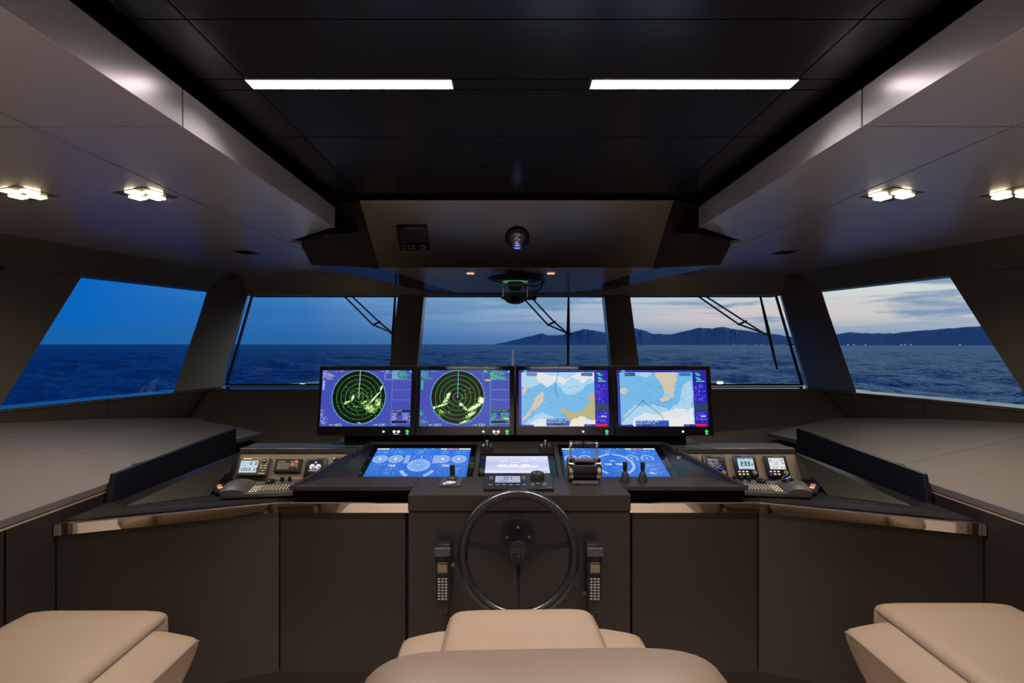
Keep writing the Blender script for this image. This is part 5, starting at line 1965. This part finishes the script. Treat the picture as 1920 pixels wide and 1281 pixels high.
for ch, ox in (('P', -0.0255), ('S', -0.0085), ('Y', 0.0095)):
    for st_ in letters[ch]:
        b.tube([(ox + x * 0.0205, -0.0125 + y * 0.025, 0.0158) for x, y in st_], 0.0010, 6)
b.obj('hub_lettering', material('engraved_grey', (0.075, 0.07, 0.066), 0.35, metal=0.6, linear=True, noise=0.1), hub)
ax = MB().lathe([(0.020, -0.145), (0.020, -0.01)], 16).obj('column', plastic, t, smooth=40)
fl = P(971, 1000, Y=1.945)
fm = m.inverted()
scr = thing('wheel_flange', 'round black flange with three bright screws behind the wheel hub', 'flange', fl)
MB().lathe([(0.066, 0.0), (0.064, 0.008), (0.0, 0.0085)], 30, M4.Rotation(math.pi / 2, 4, 'X')).obj('disc', plastic, scr, smooth=35)
scm = MB().lathe([(0.0058, 0), (0.0055, 0.003), (0.003, 0.0045), (0, 0.0045)], 14, M4.Rotation(math.pi / 2, 4, 'X')).mesh('screw', steel)
for px, py in ((971, 988), (951, 1006.5), (992, 1006.5)):
    p = P(px, py, Y=1.936)
    share(scm, 'screw', scr, p - fl)

# ================================================================== TELEPHONE HANDSETS
for px, lab in ((834, 'black telephone handset clipped to the pedestal, port of the wheel'), (1110, 'black telephone handset clipped to the pedestal, starboard of the wheel')):
    s = -1 if px < 960 else 1
    o = P(px, 1072, Y=1.952)
    m = frame_at(o, (1, 0, 0), (0, 0, 1))
    t = thing('telephone_handset', lab, 'telephone', mat=m, group='handsets beside the wheel')
    kx = 1.95 / F

    def ly(py):
        return (1072 - py) * kx
    MB().box((0.004 * -s, ly(1060), 0.014), (0.052, 0.21, 0.028), 0.006).obj('cradle', plastic, t)
    body = []
    for py, w_, zc, th_ in ((1010, 0.050, 0.038, 0.030), (1014, 0.060, 0.040, 0.040), (1028, 0.064, 0.046, 0.050), (1046, 0.060, 0.048, 0.040), (1100, 0.056, 0.046, 0.030), (1112, 0.054, 0.046, 0.036), (1130, 0.050, 0.044, 0.040), (1135, 0.040, 0.042, 0.030)):
        ring = []
        for j in range(16):
            a = 2 * math.pi * (j + 0.5) / 16
            cxx, cyy = math.cos(a), math.sin(a)
            sq = 1 / max(abs(cxx), abs(cyy)) ** 0.75
            ring.append((w_ / 2 * cxx * sq * 0.98, ly(py), zc + th_ / 2 * cyy * sq * 0.98))
        body.append(ring)
    hs = MB().rings(body).obj('handset', plastic, t, smooth=45)
    MB().box((0, ly(1021), 0.072), (0.064, 0.034, 0.010), 0.004).obj('earpiece', plastic_g, hs)
    MB().box((0, ly(1050), 0.0700), (0.044, 0.046, 0.003), 0.001).obj('display_bezel', MATS['black_cover_glass'], hs)
    MB().box((0, ly(1051), 0.0715), (0.036, 0.031, 0.002), 0.0005).obj('display', material('handset_lcd', (0.17, 0.13, 0.075), 0.3, linear=True, noise=0.1), hs)
    MB().box((0, ly(1040.5), 0.0715), (0.032, 0.004, 0.001)).obj('brand_plate', key_grey, hs)
    b = MB()
    for j in range(8):
        for i in range(3):
            b.box(((i - 1) * 0.0135, ly(1071 + j * 5.2), 0.0665), (0.0095, 0.0060, 0.005), 0.001, seg=1)
    b.obj('keypad', material('handset_key', (150, 145, 135), 0.5, noise=0.05), hs, kind='stuff')
    MB().tube([(0.010 * s * -1 + 0.004, ly(1133), 0.036), (-s * 0.008, ly(1142), 0.030), (-s * 0.012, ly(1165), 0.026), (-s * 0.010, ly(1200), 0.020), (0.0, ly(1300), 0.010)], 0.0065, 8).obj('cord', rubber, t, smooth=60)
    MB().lathe([(0.008, 0), (0.008, 0.004)], 12, M4.Translation(V((-s * 0.036, ly(1053 if s < 0 else 1105), 0.03)))).obj('hook_button', key_grey, t)

# ================================================================== HELM CHAIRS


def sq_ring(fn, n=28):
    return [fn(2 * math.pi * k / n) for k in range(n)]


def se(a, p):
    c, s_ = math.cos(a), math.sin(a)
    return (math.copysign(abs(c) ** p, c), math.copysign(abs(s_) ** p, s_))


def make_chair(label, loc, rotz, zs):
    """zs: height of the seat top; chair faces +y, origin on the floor under the seat front"""
    t = thing('helm_chair', label, 'chair', loc, rotz=rotz, group='beige leather helm chairs')
    # centre cushion: rounded slab with waterfall front
    rings = []
    for y, top, bot, hw in ((0.0, -0.055, -0.085, 0.180), (-0.004, -0.028, -0.10, 0.196), (-0.014, -0.010, -0.11, 0.204), (-0.035, -0.001, -0.115, 0.208), (-0.075, 0.0, -0.12, 0.211),
                            (-0.20, 0.0, -0.12, 0.216), (-0.34, -0.002, -0.12, 0.220), (-0.48, -0.003, -0.12, 0.222), (-0.56, -0.003, -0.12, 0.222)):
        c_, h_ = (top + bot) / 2, (top - bot) / 2
        rings.append(sq_ring(lambda a: (hw * se(a, 0.28)[0], y, zs + c_ + h_ * se(a, 0.30)[1])))
    cu = MB().rings(rings).obj('seat_cushion', leather, t, smooth=60)
    for s in (-1, 1):
        MB().tube([(s * 0.206, -0.03, zs - 0.024), (s * 0.210, -0.075, zs - 0.023), (s * 0.215, -0.20, zs - 0.023), (s * 0.219, -0.34, zs - 0.025), (s * 0.221, -0.54, zs - 0.026)], 0.0042, 6).obj('piping', leather_d, cu)  # piping kept dark and thick so it also draws the crease's shade
    # side bolsters: tapered bucket sides flaring outwards
    for s in (-1, 1):
        rings = []
        for y, k in ((-0.052, 0.30), (-0.055, 0.62), (-0.066, 0.86), (-0.085, 0.98), (-0.12, 1.0), (-0.25, 1.0), (-0.40, 1.02), (-0.56, 1.05)):
            zt = zs - 0.034 - (1 - k) * 0.05
            sh = max(0.0, 1 - k)
            pts = [(0.205, zt + 0.008), (0.235, zt + 0.006), (0.290, zt - 0.004), (0.322, zt - 0.012), (0.334, zt - 0.022), (0.334, zt - 0.036),
                   (0.318, zt - 0.080), (0.285, zt - 0.150), (0.245, zt - 0.225), (0.205, zt - 0.235)]
            cx_, cz_ = 0.262, zs - 0.11
            rings.append([(s * (cx_ + (x - cx_) * (1 - sh * 0.75)), y, cz_ + (z - cz_) * (1 - sh * 0.75)) for x, z in pts])
        bo = MB().rings(rings).obj('side_bolster', leather, t, smooth=50)
        zt = zs - 0.034
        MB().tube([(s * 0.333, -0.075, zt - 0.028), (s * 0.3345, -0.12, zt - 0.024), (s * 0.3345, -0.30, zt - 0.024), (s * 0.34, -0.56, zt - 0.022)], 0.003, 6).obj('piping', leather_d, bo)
    MB().bx(-0.21, 0.21, -0.56, -0.05, zs - 0.27, zs - 0.115, 0.02).obj('seat_pan', leather, t)
    # backrest, leaning back a little
    rings = []
    zb = zs - 0.012
    for q, hw, th_, yb in ((0.0, 0.240, 0.060, -0.56), (0.10, 0.276, 0.072, -0.60), (0.20, 0.284, 0.080, -0.66), (0.26, 0.278, 0.084, -0.715), (0.295, 0.266, 0.082, -0.755),
                           (0.318, 0.250, 0.074, -0.775), (0.332, 0.228, 0.060, -0.785), (0.340, 0.200, 0.040, -0.790), (0.343, 0.16, 0.015, -0.792)):
        rings.append(sq_ring(lambda a: (hw * se(a, 0.35)[0], yb + th_ * se(a, 0.7)[1], zb + q)))
    br = MB().rings(rings).obj('backrest', leather, t, smooth=60)
    MB().tube([(0.150, -0.822, zb + 0.333), (0.138, -0.838, zb + 0.322), (0.124, -0.846, zb + 0.30), (0.112, -0.842, zb + 0.26)], 0.0025, 6).obj('seam', leather_d, br)
    # pedestal
    MB().lathe([(0.075, 0.02), (0.07, 0.10), (0.055, 0.16), (0.055, zs - 0.27)], 24, M4.Translation(V((0, -0.32, 0)))).obj('pedestal', steel, t, smooth=40)
    MB().lathe([(0.24, 0.0), (0.24, 0.012), (0.21, 0.024), (0.08, 0.03)], 36, M4.Translation(V((0, -0.32, 0)))).obj('base_plate', steel, t, smooth=35)
    return t


zseat = P(977, 1132, Y=1.45).z
make_chair('beige leather helm chair standing squarely behind the steering wheel', (P(977, 1138, Y=1.45).x, 1.45, 0), math.radians(1.5), zseat)
lp = P(194, 1134, Y=1.45)
make_chair('beige leather helm chair in front of the port carbon-fibre cabinet', (lp.x, 1.45, 0), 0.0, lp.z)
rp = P(1756, 1120, Y=1.49)
make_chair('beige leather helm chair in front of the starboard carbon-fibre cabinet', (rp.x, 1.49, 0), 0.0, rp.z)
